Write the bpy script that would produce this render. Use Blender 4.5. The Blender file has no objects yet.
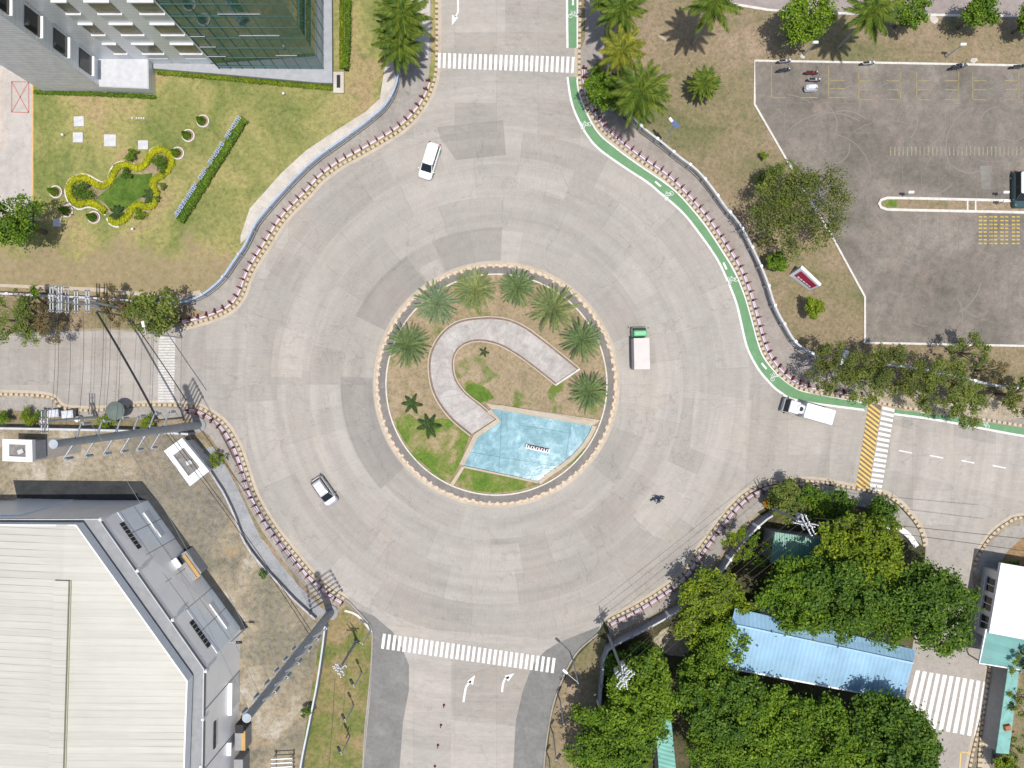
import bpy, bmesh, math, random
import numpy as np
from mathutils import Vector, Matrix
from mathutils.geometry import tessellate_polygon

# ------------------------------------------------------------------ camera, sky, sun, exposure
scene = bpy.context.scene
COL = scene.collection
H, F = 90.0, 720.0                 # drone height in metres, focal length in pixels
cd = bpy.data.cameras.new("camera"); cam = bpy.data.objects.new("camera", cd); COL.objects.link(cam)
cam.location = (0, 0, H); cam.rotation_euler = (0, 0, 0)
cd.sensor_width = 36; cd.lens = 36 * F / 1024; cd.clip_start = 1; cd.clip_end = 2000
scene.camera = cam
SUN = Vector((0.06, -0.165, 1.0)).normalized()
world = bpy.data.worlds.new("World"); scene.world = world; world.use_nodes = True
wn = world.node_tree.nodes; wl = world.node_tree.links
sky = wn.new("ShaderNodeTexSky"); sky.sky_type = 'NISHITA'; sky.sun_disc = False
sky.sun_elevation = math.asin(SUN.z); sky.sun_rotation = math.atan2(SUN.x, SUN.y)
sky.air_density = 1.0; sky.dust_density = 2.0
wn["Background"].inputs[1].default_value = 0.13
wl.new(sky.outputs[0], wn["Background"].inputs[0])
sd = bpy.data.lights.new("sun", 'SUN'); sd.energy = 4.0; sd.angle = math.radians(0.6); sd.color = (1.0, 0.965, 0.91)
sun = bpy.data.objects.new("sun", sd); COL.objects.link(sun)
sun.rotation_euler = SUN.to_track_quat('Z', 'Y').to_euler(); sun.location = (0, -20, 120)
vs = scene.view_settings; vs.view_transform = 'Standard'; vs.look = 'None'; vs.gamma = 1; vs.use_curve_mapping = False
vs.exposure = 0.02
scene.cycles.max_bounces = 5; scene.cycles.diffuse_bounces = 3; scene.cycles.glossy_bounces = 3
scene.cycles.transmission_bounces = 3; scene.cycles.transparent_max_bounces = 4

# ------------------------------------------------------------------ helpers
rnd = random.Random(7)
def W(px, py, z=0.0):
    k = (H - z) / F
    return ((px - 512) * k, (384 - py) * k)
def P(px, py, z=0.0):
    x, y = W(px, py, z); return Vector((x, y, z))
def G(pts, z=0.0): return [W(a, b, z) for a, b in pts]

def smooth(pts, step=0.5):
    """Catmull-Rom through 2D points, resampled"""
    pts = [Vector(p) for p in pts]; out = []
    for i in range(len(pts) - 1):
        p0 = pts[max(i - 1, 0)]; p1 = pts[i]; p2 = pts[i + 1]; p3 = pts[min(i + 2, len(pts) - 1)]
        n = max(1, int((p2 - p1).length / step))
        for k in range(n):
            t = k / n
            out.append(0.5 * ((2 * p1) + (-p0 + p2) * t + (2 * p0 - 5 * p1 + 4 * p2 - p3) * t * t + (-p0 + 3 * p1 - 3 * p2 + p3) * t ** 3))
    out.append(pts[-1]); return [(p[0], p[1]) for p in out]
def offset(path, d, closed=False):
    """shift a path to its left by d"""
    n = len(path); out = []
    for i in range(n):
        if closed: a = path[i - 1]; b = path[(i + 1) % n]
        else: a = path[max(i - 1, 0)]; b = path[min(i + 1, n - 1)]
        dx, dy = b[0] - a[0], b[1] - a[1]; L = math.hypot(dx, dy) or 1
        out.append((path[i][0] - dy / L * d, path[i][1] + dx / L * d))
    return out
def along(path, spacing, start=0.0):
    """points with heading at even spacing"""
    out = []; need = start; acc = 0
    for a, b in zip(path, path[1:]):
        L = math.hypot(b[0] - a[0], b[1] - a[1])
        while need <= acc + L and L > 0:
            t = (need - acc) / L
            out.append((a[0] + (b[0] - a[0]) * t, a[1] + (b[1] - a[1]) * t, math.atan2(b[1] - a[1], b[0] - a[0])))
            need += spacing
        acc += L
    return out

class MB:
    def __init__(s): s.v = []; s.f = []; s.uv = []; s.mi = []; s.m = 0; s.sm = []
    def quad(s, pts, uv=None, smooth=False):
        i = len(s.v); s.v += [tuple(p) for p in pts]; s.f.append(tuple(range(i, i + len(pts))))
        s.uv.append(uv or [(0, 0)] * len(pts)); s.mi.append(s.m); s.sm.append(smooth)
    def box(s, c, d, rz=0.0, taper=1.0):
        """c = centre of base, d = full size"""
        ca, sa = math.cos(rz), math.sin(rz); pts = []
        for z, k in ((0, 1), (d[2], taper)):
            for sx, sy in ((-1, -1), (1, -1), (1, 1), (-1, 1)):
                x, y = sx * d[0] / 2 * k, sy * d[1] / 2 * k
                pts.append((c[0] + x * ca - y * sa, c[1] + x * sa + y * ca, c[2] + z))
        for q in ((0, 3, 2, 1), (4, 5, 6, 7), (0, 1, 5, 4), (1, 2, 6, 5), (2, 3, 7, 6), (3, 0, 4, 7)):
            s.quad([pts[k] for k in q])
    def prism(s, poly, z0, z1, top=True, sides=True, zt=None):
        """poly = list of 2D points; zt optional per-vertex top z"""
        a = sum(poly[i][0] * poly[(i + 1) % len(poly)][1] - poly[(i + 1) % len(poly)][0] * poly[i][1] for i in range(len(poly)))
        if a < 0: poly = poly[::-1]; zt = zt[::-1] if zt else None
        n = len(poly); zt = zt or [z1] * n
        if top:
            i0 = len(s.v); s.v += [(p[0], p[1], z) for p, z in zip(poly, zt)]
            for t in tessellate_polygon([[Vector((p[0], p[1], 0)) for p in poly]]):
                A, B, C = [poly[k] for k in t]
                cr = (B[0] - A[0]) * (C[1] - A[1]) - (B[1] - A[1]) * (C[0] - A[0])
                if abs(cr) < 1e-9: continue
                if cr < 0: t = t[::-1]
                s.f.append(tuple(i0 + k for k in t)); s.uv.append([(poly[k][0], poly[k][1]) for k in t]); s.mi.append(s.m); s.sm.append(False)
        if sides:
            L = 0
            for i in range(n):
                a, b = poly[i], poly[(i + 1) % n]; d = math.hypot(b[0] - a[0], b[1] - a[1])
                s.quad([(a[0], a[1], z0), (b[0], b[1], z0), (b[0], b[1], zt[(i + 1) % n]), (a[0], a[1], zt[i])], [(L, 0), (L + d, 0), (L + d, 1), (L, 1)]); L += d
    def ribbon(s, path, d0, d1, z0, z1, sides=True, closed=False):
        """strip between left-offsets d0<d1, uv = metres along, across"""
        A = offset(path, d0, closed); B = offset(path, d1, closed); L = 0; n = len(path)
        for i in range(n if closed else n - 1):
            j = (i + 1) % n; d = math.hypot(path[j][0] - path[i][0], path[j][1] - path[i][1])
            a, b, c, e = A[i], A[j], B[j], B[i]
            s.quad([(a[0], a[1], z1), (b[0], b[1], z1), (c[0], c[1], z1), (e[0], e[1], z1)], [(L, 0), (L + d, 0), (L + d, 1), (L, 1)])
            if sides:
                s.quad([(a[0], a[1], z0), (b[0], b[1], z0), (b[0], b[1], z1), (a[0], a[1], z1)], [(L, 0), (L + d, 0), (L + d, 1), (L, 1)])
                s.quad([(c[0], c[1], z0), (e[0], e[1], z0), (e[0], e[1], z1), (c[0], c[1], z1)], [(L + d, 0), (L, 0), (L, 1), (L + d, 1)])
            L += d
        if sides and not closed:
            for i in (0, n - 1):
                a, b = A[i], B[i]; s.quad([(a[0], a[1], z0), (b[0], b[1], z0), (b[0], b[1], z1), (a[0], a[1], z1)])
    def tube(s, p0, p1, r0, r1=None, n=8, cap=True):
        p0, p1 = Vector(p0), Vector(p1); r1 = r0 if r1 is None else r1
        d = (p1 - p0).normalized(); u = d.orthogonal().normalized(); w = d.cross(u)
        A = [p0 + (u * math.cos(2 * math.pi * k / n) + w * math.sin(2 * math.pi * k / n)) * r0 for k in range(n)]
        B = [p1 + (u * math.cos(2 * math.pi * k / n) + w * math.sin(2 * math.pi * k / n)) * r1 for k in range(n)]
        for k in range(n): j = (k + 1) % n; s.quad([A[k], A[j], B[j], B[k]], smooth=True)
        if cap: s.quad(A[::-1]); s.quad(B)
    def path(s, pts, r, n=5):
        for a, b in zip(pts, pts[1:]): s.tube(a, b, r, n=n, cap=False)
    def lathe(s, c, prof, n=16):
        """prof = [(r, z)]"""
        for (r0, z0), (r1, z1) in zip(prof, prof[1:]):
            for k in range(n):
                a0, a1 = 2 * math.pi * k / n, 2 * math.pi * (k + 1) / n
                s.quad([(c[0] + r0 * math.cos(a0), c[1] + r0 * math.sin(a0), c[2] + z0), (c[0] + r0 * math.cos(a1), c[1] + r0 * math.sin(a1), c[2] + z0),
                        (c[0] + r1 * math.cos(a1), c[1] + r1 * math.sin(a1), c[2] + z1), (c[0] + r1 * math.cos(a0), c[1] + r1 * math.sin(a0), c[2] + z1)], smooth=True)
    def stack(s, levels, seg=4, cap=True):
        """rounded rectangles: (z, x0, x1, halfwidth, corner)"""
        rings = []
        for z, x0, x1, hw, cr in levels:
            ring = []
            for cx, cy, a0 in ((x1 - cr, hw - cr, 0), (x0 + cr, hw - cr, 90), (x0 + cr, -hw + cr, 180), (x1 - cr, -hw + cr, 270)):
                for k in range(seg + 1):
                    a = math.radians(a0 + 90 * k / seg); ring.append((cx + cr * math.cos(a), cy + cr * math.sin(a), z))
            rings.append(ring)
        n = len(rings[0])
        for A, B in zip(rings, rings[1:]):
            for k in range(n): j = (k + 1) % n; s.quad([A[k], A[j], B[j], B[k]], smooth=True)
        if cap: s.quad(rings[-1]); s.quad(rings[0][::-1])
    def ball(s, c, r, n=8, m=5, sq=(1, 1, 1), jit=0, rg=None):
        V = {}
        for i in range(m + 1):
            th = math.pi * i / m
            for k in range(n):
                ph = 2 * math.pi * k / n; q = 1 + (rg.uniform(-jit, jit) if rg and 0 < i < m else 0)
                V[i, k] = (c[0] + r * sq[0] * q * math.sin(th) * math.cos(ph), c[1] + r * sq[1] * q * math.sin(th) * math.sin(ph), c[2] - r * sq[2] * q * math.cos(th))
        for i in range(m):
            for k in range(n):
                j = (k + 1) % n; s.quad([V[i, k], V[i, j], V[i + 1, j], V[i + 1, k]], smooth=True)
    def build(s, name, mats, parent=None, **kw):
        """with a parent, coordinates are world ones unless kw local=True"""
        local = kw.get('local', False)
        V = np.array(s.v, dtype=float)
        if parent is not None and not local:
            off = Vector((0, 0, 0)); p = parent
            while p is not None: off += p.location; p = p.parent
            V = V - np.array(off)
        me = bpy.data.meshes.new(name)
        loc = None
        if parent is None and not local:
            loc = ((V[:, 0].min() + V[:, 0].max()) / 2, (V[:, 1].min() + V[:, 1].max()) / 2, V[:, 2].min()); V = V - np.array(loc)
        me.from_pydata(V.tolist(), [], s.f)
        uvl = me.uv_layers.new(name="UVMap"); flat = [c for u in s.uv for p in u for c in p]
        uvl.data.foreach_set("uv", flat)
        if not isinstance(mats, (list, tuple)): mats = [mats]
        for m in mats: me.materials.append(m)
        me.polygons.foreach_set("material_index", s.mi); me.polygons.foreach_set("use_smooth", s.sm)
        me.update()
        o = bpy.data.objects.new(name, me); COL.objects.link(o)
        if loc: o.location = loc
        if parent is not None: o.parent = parent
        return o

def tag(o, label=None, cat=None, group=None, kind=None):
    if label: o["label"] = label
    if cat: o["category"] = cat
    if group: o["group"] = group
    if kind: o["kind"] = kind
    return o
def thing(name, label, cat, loc=(0, 0, 0), rz=0.0, group=None):
    o = bpy.data.objects.new(name, None); COL.objects.link(o); o.empty_display_size = 0.3
    o.location = loc; o.rotation_euler = (0, 0, rz); return tag(o, label, cat, group)
def struct(name, mb, mat):
    return tag(mb.build(name, mat, local=True), kind="structure")
CH = {}
def copy_tree(o, parent=None):
    c = o.copy(); COL.objects.link(c)
    if parent is not None: c.parent = parent
    for ch in [x for x in o.children]: copy_tree(ch, c)
    return c
def dup(o, loc, rz, label, group=None, scale=None):
    c = copy_tree(o); c.location = loc; c.rotation_euler = (0, 0, rz); c["label"] = label
    if group: c["group"] = group
    if scale: c.scale = (scale,) * 3
    return c

# ------------------------------------------------------------------ materials
def nm(name):
    m = bpy.data.materials.new(name); m.use_nodes = True; nt = m.node_tree
    return m, nt, nt.nodes, nt.links, nt.nodes["Principled BSDF"]
def c4(c): return (c[0], c[1], c[2], 1)
def noise(nt, vec, scale, detail=4, rough=0.6, dist=0.0):
    n = nt.nodes.new("ShaderNodeTexNoise"); n.inputs["Scale"].default_value = scale
    n.inputs["Detail"].default_value = detail; n.inputs["Roughness"].default_value = rough; n.inputs["Distortion"].default_value = dist
    if vec is not None: nt.links.new(vec, n.inputs["Vector"])
    return n.outputs["Fac"]
def ramp(nt, fac, stops, interp='LINEAR'):
    r = nt.nodes.new("ShaderNodeValToRGB"); r.color_ramp.interpolation = interp
    while len(r.color_ramp.elements) < len(stops): r.color_ramp.elements.new(0.5)
    for e, (p, c) in zip(r.color_ramp.elements, stops): e.position = p; e.color = c4(c if isinstance(c, (tuple, list)) else (c, c, c))
    nt.links.new(fac, r.inputs[0]); return r.outputs[0]
def mixc(nt, a, b, fac, mode='MIX'):
    m = nt.nodes.new("ShaderNodeMix"); m.data_type = 'RGBA'; m.blend_type = mode; m.clamp_factor = True
    for i, x in ((6, a), (7, b)):
        if isinstance(x, (tuple, list)): m.inputs[i].default_value = c4(x)
        else: nt.links.new(x, m.inputs[i])
    if isinstance(fac, (int, float)): m.inputs[0].default_value = fac
    else: nt.links.new(fac, m.inputs[0])
    return m.outputs[2]
def mth(nt, op, a, b=None, c=None):
    m = nt.nodes.new("ShaderNodeMath"); m.operation = op
    for i, x in enumerate((a, b, c)):
        if x is None: continue
        if isinstance(x, (int, float)): m.inputs[i].default_value = x
        else: nt.links.new(x, m.inputs[i])
    return m.outputs[0]
def pos(nt): return nt.nodes.new("ShaderNodeNewGeometry").outputs["Position"]
def objc(nt): return nt.nodes.new("ShaderNodeTexCoord").outputs["Object"]
def bump(nt, bsdf, h, strength=0.3, dist=0.05):
    b = nt.nodes.new("ShaderNodeBump"); b.inputs["Strength"].default_value = strength; b.inputs["Distance"].default_value = dist
    nt.links.new(h, b.inputs["Height"]); nt.links.new(b.outputs[0], bsdf.inputs["Normal"])
MC = {}
def M(name, col, rough=0.7, metal=0.0, var=0.12, scale=1.5, coat=0.0):
    """plain surface with a little mottling of its own"""
    if name in MC: return MC[name]
    m, nt, N, L, b = nm(name); f = noise(nt, objc(nt), scale, 5, 0.65)
    lo = [max(0, c * (1 - var)) for c in col]; hi = [min(1, c * (1 + var)) for c in col]
    L.new(ramp(nt, f, [(0.3, tuple(lo)), (0.7, tuple(hi))]), b.inputs["Base Color"])
    b.inputs["Roughness"].default_value = rough; b.inputs["Metallic"].default_value = metal
    if coat: b.inputs["Coat Weight"].default_value = coat
    MC[name] = m; return m
def ground_mat(name, stops, scale, fine=2.5, patch=None, bumpy=0.4, fvar=0.22):
    """large patches between several soil/grass colours, broken by two finer octaves"""
    m, nt, N, L, b = nm(name); v = pos(nt)
    c = ramp(nt, noise(nt, v, scale, 6, 0.62, 0.6), stops)
    f1 = noise(nt, v, fine, 5, 0.75); c = mixc(nt, c, ramp(nt, f1, [(0.32, 1 - fvar * 1.5), (0.5, 1.0), (0.68, 1 + fvar)]), 1.0, 'MULTIPLY')
    if patch:
        pc, ps, lo, hi = patch
        c = mixc(nt, c, pc, ramp(nt, noise(nt, v, ps, 5, 0.6, 0.3), [(lo, 0.0), (hi, 1.0)]))
    f2 = noise(nt, v, fine * 5, 3, 0.7); fk = min(1.0, fvar * 4.5); c = mixc(nt, c, ramp(nt, f2, [(0.3, 1 - .28 * fk), (0.7, 1 + .22 * fk)]), 1.0, 'MULTIPLY')
    L.new(c, b.inputs["Base Color"]); b.inputs["Roughness"].default_value = 0.95; b.inputs["Specular IOR Level"].default_value = 0.2
    bump(nt, b, f2, bumpy, 0.08); return m
def stripes(name, a, bcol, period, duty=0.5, wear=0.3, wearcol=(0.3, 0.28, 0.25), slant=0.0, rough=0.8):
    """painted bands along uv.x (metres)"""
    m, nt, N, L, b = nm(name); uv = nt.nodes.new("ShaderNodeUVMap"); uv.uv_map = "UVMap"
    s = nt.nodes.new("ShaderNodeSeparateXYZ"); L.new(uv.outputs[0], s.inputs[0])
    x = mth(nt, 'ADD', s.outputs[0], mth(nt, 'MULTIPLY', s.outputs[1], slant))
    fr = mth(nt, 'FRACT', mth(nt, 'DIVIDE', x, period)); k = mth(nt, 'GREATER_THAN', fr, duty)
    c = mixc(nt, a, bcol, k)
    w = ramp(nt, noise(nt, pos(nt), 2.2, 6, 0.75), [(0.62 - wear * 0.5, 0.0), (0.72, 0.85)])
    c = mixc(nt, c, wearcol, w)
    c = mixc(nt, c, ramp(nt, noise(nt, pos(nt), 9, 3, 0.6), [(0.3, 0.82), (0.7, 1.1)]), 1.0, 'MULTIPLY')
    L.new(c, b.inputs["Base Color"]); b.inputs["Roughness"].default_value = rough; return m
def paint(name, col, wear=0.25, wearcol=(0.30, 0.28, 0.25), scale=2.5):
    m, nt, N, L, b = nm(name); v = pos(nt)
    w = ramp(nt, noise(nt, v, scale, 7, 0.78), [(0.66 - wear * 0.5, 0.0), (0.78, 0.9)])
    c = mixc(nt, col, wearcol, w)
    c = mixc(nt, c, ramp(nt, noise(nt, v, 1.0, 4, 0.6), [(0.3, 0.88), (0.7, 1.06)]), 1.0, 'MULTIPLY')
    L.new(c, b.inputs["Base Color"]); b.inputs["Roughness"].default_value = 0.8; return m

def leaf_mat(name, dark, light, accent=None, trans=0.3, cscale=0.5):
    m, nt, N, L, b = nm(name); N.remove(b)
    g = nt.nodes.new("ShaderNodeNewGeometry")
    c = ramp(nt, g.outputs["Random Per Island"], [(0.0, dark), (0.75, light), (1.0, accent or light)])
    c = mixc(nt, c, ramp(nt, noise(nt, g.outputs["Position"], cscale, 3, 0.6), [(0.35, (0.75, 0.8, 0.8)), (0.65, (1.25, 1.15, 1.0))]), 1.0, 'MULTIPLY')
    d = nt.nodes.new("ShaderNodeBsdfDiffuse"); t = nt.nodes.new("ShaderNodeBsdfTranslucent"); gl = nt.nodes.new("ShaderNodeBsdfGlossy")
    gl.inputs["Roughness"].default_value = 0.6; gl.inputs["Color"].default_value = (0.8, 0.85, 0.8, 1)
    L.new(c, d.inputs[0]); L.new(mixc(nt, c, (1.0, 1.1, 0.5), 1.0, 'MULTIPLY'), t.inputs[0])
    m1 = nt.nodes.new("ShaderNodeMixShader"); m1.inputs[0].default_value = trans; L.new(d.outputs[0], m1.inputs[1]); L.new(t.outputs[0], m1.inputs[2])
    m2 = nt.nodes.new("ShaderNodeMixShader"); m2.inputs[0].default_value = 0.015; L.new(m1.outputs[0], m2.inputs[1]); L.new(gl.outputs[0], m2.inputs[2])
    L.new(m2.outputs[0], N["Material Output"].inputs[0]); return m

# the roundabout's concrete: ring and radial joints round the island, slabs on the arms, each slab its own tone
CX, CY = W(496.5, 384.6)
def road_material(name, base, amp=0.10, tint=(1, 1, 1)):
    m, nt, N, L, b = nm(name); v = pos(nt)
    s = nt.nodes.new("ShaderNodeSeparateXYZ"); L.new(v, s.inputs[0])
    x = mth(nt, 'SUBTRACT', s.outputs[0], CX); y = mth(nt, 'SUBTRACT', s.outputs[1], CY)
    r = mth(nt, 'SQRT', mth(nt, 'ADD', mth(nt, 'MULTIPLY', x, x), mth(nt, 'MULTIPLY', y, y)))
    th = mth(nt, 'ARCTAN2', y, x)
    ri = mth(nt, 'DIVIDE', mth(nt, 'SUBTRACT', r, 15.2), 4.1)
    ti = mth(nt, 'MULTIPLY', mth(nt, 'ADD', th, mth(nt, 'MULTIPLY', mth(nt, 'FLOOR', ri), 0.21)), 18 / (2 * math.pi))
    xi = mth(nt, 'DIVIDE', x, 5.2); yi = mth(nt, 'DIVIDE', y, 4.4)
    far = mth(nt, 'GREATER_THAN', r, 31.6)
    def sel(a, c): return mth(nt, 'ADD', mth(nt, 'MULTIPLY', a, mth(nt, 'SUBTRACT', 1.0, far)), mth(nt, 'MULTIPLY', c, far))
    u = sel(ri, xi); w = sel(ti, yi)
    cb = nt.nodes.new("ShaderNodeCombineXYZ"); L.new(mth(nt, 'FLOOR', u), cb.inputs[0]); L.new(mth(nt, 'FLOOR', w), cb.inputs[1])
    wnz = nt.nodes.new("ShaderNodeTexWhiteNoise"); wnz.noise_dimensions = '2D'; L.new(cb.outputs[0], wnz.inputs["Vector"])
    tone = mth(nt, 'ADD', mth(nt, 'MULTIPLY', mth(nt, 'SUBTRACT', wnz.outputs["Value"], 0.5), amp), 1.0)
    def edge(q, size, wid):   # 1 on the joint
        f = mth(nt, 'FRACT', q); e = mth(nt, 'MINIMUM', f, mth(nt, 'SUBTRACT', 1.0, f))
        return mth(nt, 'LESS_THAN', mth(nt, 'MULTIPLY', e, size), wid)
    ju = edge(u, 4.6, 0.035); jw = edge(w, 6.0, 0.035); j = mth(nt, 'MAXIMUM', ju, jw)
    n1 = noise(nt, v, 0.09, 5, 0.6, 0.5); n2 = noise(nt, v, 0.7, 6, 0.7); n3 = noise(nt, v, 7, 3, 0.7)
    # broom strokes across the lanes
    cb2 = nt.nodes.new("ShaderNodeCombineXYZ"); L.new(mth(nt, 'MULTIPLY', sel(r, x), 0.35), cb2.inputs[0]); L.new(sel(mth(nt, 'MULTIPLY', th, 60), y), cb2.inputs[1])
    br = noise(nt, cb2.outputs[0], 2.6, 3, 0.7)
    # tyre-dark rings
    cb3 = nt.nodes.new("ShaderNodeCombineXYZ"); L.new(mth(nt, 'MULTIPLY', r, 1.0), cb3.inputs[0]); L.new(mth(nt, 'MULTIPLY', th, 1.6), cb3.inputs[1])
    ty = noise(nt, cb3.outputs[0], 0.55, 4, 0.65)
    c = ramp(nt, n1, [(0.3, tuple(k * 0.93 for k in base)), (0.5, base), (0.72, (base[0] * 1.05, base[1] * 1.03, base[2] * 0.99))])
    c = mixc(nt, c, tone, 1.0, 'MULTIPLY')
    c = mixc(nt, c, ramp(nt, n2, [(0.25, 0.90), (0.5, 1.0), (0.75, 1.05)]), 1.0, 'MULTIPLY')
    c = mixc(nt, c, ramp(nt, br, [(0.3, 0.92), (0.7, 1.06)]), 1.0, 'MULTIPLY')
    c = mixc(nt, c, ramp(nt, ty, [(0.32, 0.86), (0.6, 1.03)]), 1.0, 'MULTIPLY')
    c = mixc(nt, c, ramp(nt, n3, [(0.3, 0.93), (0.7, 1.07)]), 1.0, 'MULTIPLY')
    c = mixc(nt, c, (0.72, 0.71, 0.69), mth(nt, 'MULTIPLY', j, 0.34), 'MULTIPLY')
    # oil and rubber stains with shapes of their own
    st = ramp(nt, noise(nt, v, 0.33, 7, 0.72, 1.2), [(0.60, 0.0), (0.68, 0.42)])
    c = mixc(nt, c, tuple(k * 0.62 for k in base), st)
    # faint reddish and mossy drifts
    c = mixc(nt, c, (base[0] * 1.02, base[1] * 0.9, base[2] * 0.84), ramp(nt, noise(nt, v, 0.16, 4, 0.6), [(0.58, 0.0), (0.75, 0.45)]))
    c = mixc(nt, c, (base[0] * 0.92, base[1] * 0.97, base[2] * 0.86), ramp(nt, noise(nt, v, 0.2, 4, 0.6, 0.4), [(0.6, 0.0), (0.75, 0.5)]))
    # small oil drips and hairline cracks
    c = mixc(nt, c, tuple(k * 0.5 for k in base), ramp(nt, noise(nt, v, 1.9, 4, 0.8, 0.4), [(0.70, 0.0), (0.76, 0.6)]))
    vo = nt.nodes.new("ShaderNodeTexVoronoi"); vo.feature = 'DISTANCE_TO_EDGE'; vo.inputs["Scale"].default_value = 0.11
    wv = nt.nodes.new("ShaderNodeVectorMath"); wv.operation = 'ADD'; L.new(v, wv.inputs[0])
    nz = nt.nodes.new("ShaderNodeTexNoise"); nz.inputs["Scale"].default_value = 0.5; nz.inputs["Detail"].default_value = 5; L.new(v, nz.inputs["Vector"])
    sc_ = nt.nodes.new("ShaderNodeVectorMath"); sc_.operation = 'SCALE'; L.new(nz.outputs["Color"], sc_.inputs[0]); sc_.inputs["Scale"].default_value = 4.0; L.new(sc_.outputs[0], wv.inputs[1]); L.new(wv.outputs[0], vo.inputs["Vector"])
    c = mixc(nt, c, (0.62, 0.6, 0.58), mth(nt, 'MULTIPLY', mth(nt, 'LESS_THAN', vo.outputs["Distance"], 0.005), 0.35), 'MULTIPLY')
    L.new(c, b.inputs["Base Color"]); b.inputs["Roughness"].default_value = 0.9; b.inputs["Specular IOR Level"].default_value = 0.25
    bump(nt, b, n3, 0.15, 0.02); return m

m_road = road_material("road_concrete", (0.358, 0.331, 0.297), 0.17)
m_vslab = road_material("darkest_slab", (0.292, 0.270, 0.243), 0.04)
m_dslab = road_material("dark_slab", (0.335, 0.307, 0.273), 0.05)
m_lslab = road_material("pale_slab", (0.392, 0.36, 0.322), 0.05)
m_lawn = ground_mat("dry_green_lawn", [(0.36, (0.15, 0.18, 0.05)), (0.46, (0.22, 0.225, 0.075)), (0.55, (0.30, 0.27, 0.105)), (0.64, (0.33, 0.25, 0.13))], 0.09, 2.0, ((0.135, 0.17, 0.05), 0.35, 0.60, 0.72))
m_brown = ground_mat("brown_grass", [(0.34, (0.155, 0.15, 0.07)), (0.44, (0.215, 0.18, 0.10)), (0.56, (0.26, 0.20, 0.125)), (0.66, (0.32, 0.245, 0.165))], 0.11, 2.4, ((0.155, 0.155, 0.075), 0.5, 0.58, 0.72))
m_waste = ground_mat("bare_ground", [(0.30, (0.15, 0.14, 0.10)), (0.42, (0.22, 0.195, 0.14)), (0.55, (0.30, 0.25, 0.175)), (0.68, (0.42, 0.38, 0.31))], 0.16, 1.6, ((0.38, 0.27, 0.16), 0.3, 0.6, 0.74), fvar=0.25)
m_green = ground_mat("short_green_grass", [(0.3, (0.08, 0.15, 0.022)), (0.47, (0.12, 0.19, 0.03)), (0.57, (0.21, 0.21, 0.07)), (0.66, (0.33, 0.26, 0.15))], 0.35, 3.0)
m_islesoil = ground_mat("island_soil", [(0.3, (0.24, 0.195, 0.115)), (0.5, (0.31, 0.24, 0.15)), (0.7, (0.37, 0.285, 0.185))], 0.3, 3.0, ((0.13, 0.17, 0.04), 0.28, 0.54, 0.64))
m_park = ground_mat("parking_asphalt", [(0.3, (0.135, 0.122, 0.100)), (0.46, (0.175, 0.157, 0.132)), (0.56, (0.205, 0.18, 0.152)), (0.70, (0.265, 0.24, 0.20))], 0.13, 0.9, ((0.255, 0.205, 0.172), 0.3, 0.56, 0.76), 0.1, 0.13)
m_asph = ground_mat("patched_asphalt", [(0.3, (0.17, 0.168, 0.158)), (0.55, (0.205, 0.20, 0.188)), (0.75, (0.25, 0.24, 0.22))], 0.4, 2.0, None, 0.1, 0.1)
m_ring = ground_mat("ring_paving", [(0.3, (0.17, 0.155, 0.145)), (0.7, (0.235, 0.215, 0.195))], 0.6, 2.0, None, 0.1, 0.1)
m_walk = ground_mat("pavement_concrete", [(0.3, (0.25, 0.23, 0.205)), (0.5, (0.31, 0.285, 0.255)), (0.7, (0.36, 0.33, 0.295))], 0.3, 2.0, ((0.2, 0.19, 0.16), 0.8, 0.62, 0.75), 0.1, 0.1)
m_pinkwalk = ground_mat("pinkish_pavement", [(0.3, (0.26, 0.228, 0.20)), (0.7, (0.35, 0.31, 0.28))], 0.4, 2.0, None, 0.1, 0.1)
m_pale = ground_mat("pale_concrete", [(0.3, (0.44, 0.40, 0.35)), (0.7, (0.58, 0.53, 0.47))], 0.5, 2.0, None, 0.1, 0.08)
m_dirt = ground_mat("pale_dirt", [(0.3, (0.30, 0.25, 0.18)), (0.7, (0.46, 0.39, 0.29))], 0.5, 2.0)
m_white = paint("road_white_paint", (0.76, 0.75, 0.73), 0.36)
m_whiteold = paint("old_white_paint", (0.62, 0.60, 0.57), 0.55)
m_yellow = paint("road_yellow_paint", (0.70, 0.46, 0.11), 0.32)
m_yfade = paint("faded_yellow_paint", (0.33, 0.26, 0.10), 0.62, (0.165, 0.145, 0.118), 1.6)
m_bike = paint("green_lane_paint", (0.125, 0.265, 0.125), 0.32, (0.22, 0.27, 0.19), 1.4)
m_kerbw = paint("kerb_whitewash", (0.64, 0.61, 0.56), 0.42, (0.4, 0.35, 0.28))
m_kerby = stripes("kerb_yellow_black", (0.56, 0.44, 0.27), (0.10, 0.07, 0.055), 0.66, 0.6, 0.42, (0.42, 0.36, 0.28))
m_kerbi = stripes("kerb_cream_notched", (0.60, 0.47, 0.34), (0.44, 0.36, 0.28), 0.9, 0.6, 0.2, (0.5, 0.4, 0.3))
m_gutter = ground_mat("gutter_concrete", [(0.3, (0.40, 0.34, 0.26)), (0.7, (0.50, 0.43, 0.34))], 0.5, 2.5, None, 0.1, 0.08)
m_maroon = M("maroon_paint", (0.13, 0.02, 0.025), 0.6)
m_pink = M("pale_pink_paint", (0.64, 0.53, 0.57), 0.7)
m_grey = M("grey_concrete", (0.26, 0.26, 0.26), 0.85)
m_lgrey = M("light_grey_paint", (0.47, 0.48, 0.49), 0.7)
m_wht = M("white_paint", (0.80, 0.80, 0.79), 0.6, var=0.05)
m_dark = M("dark_rubber", (0.02, 0.02, 0.022), 0.8)
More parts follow.
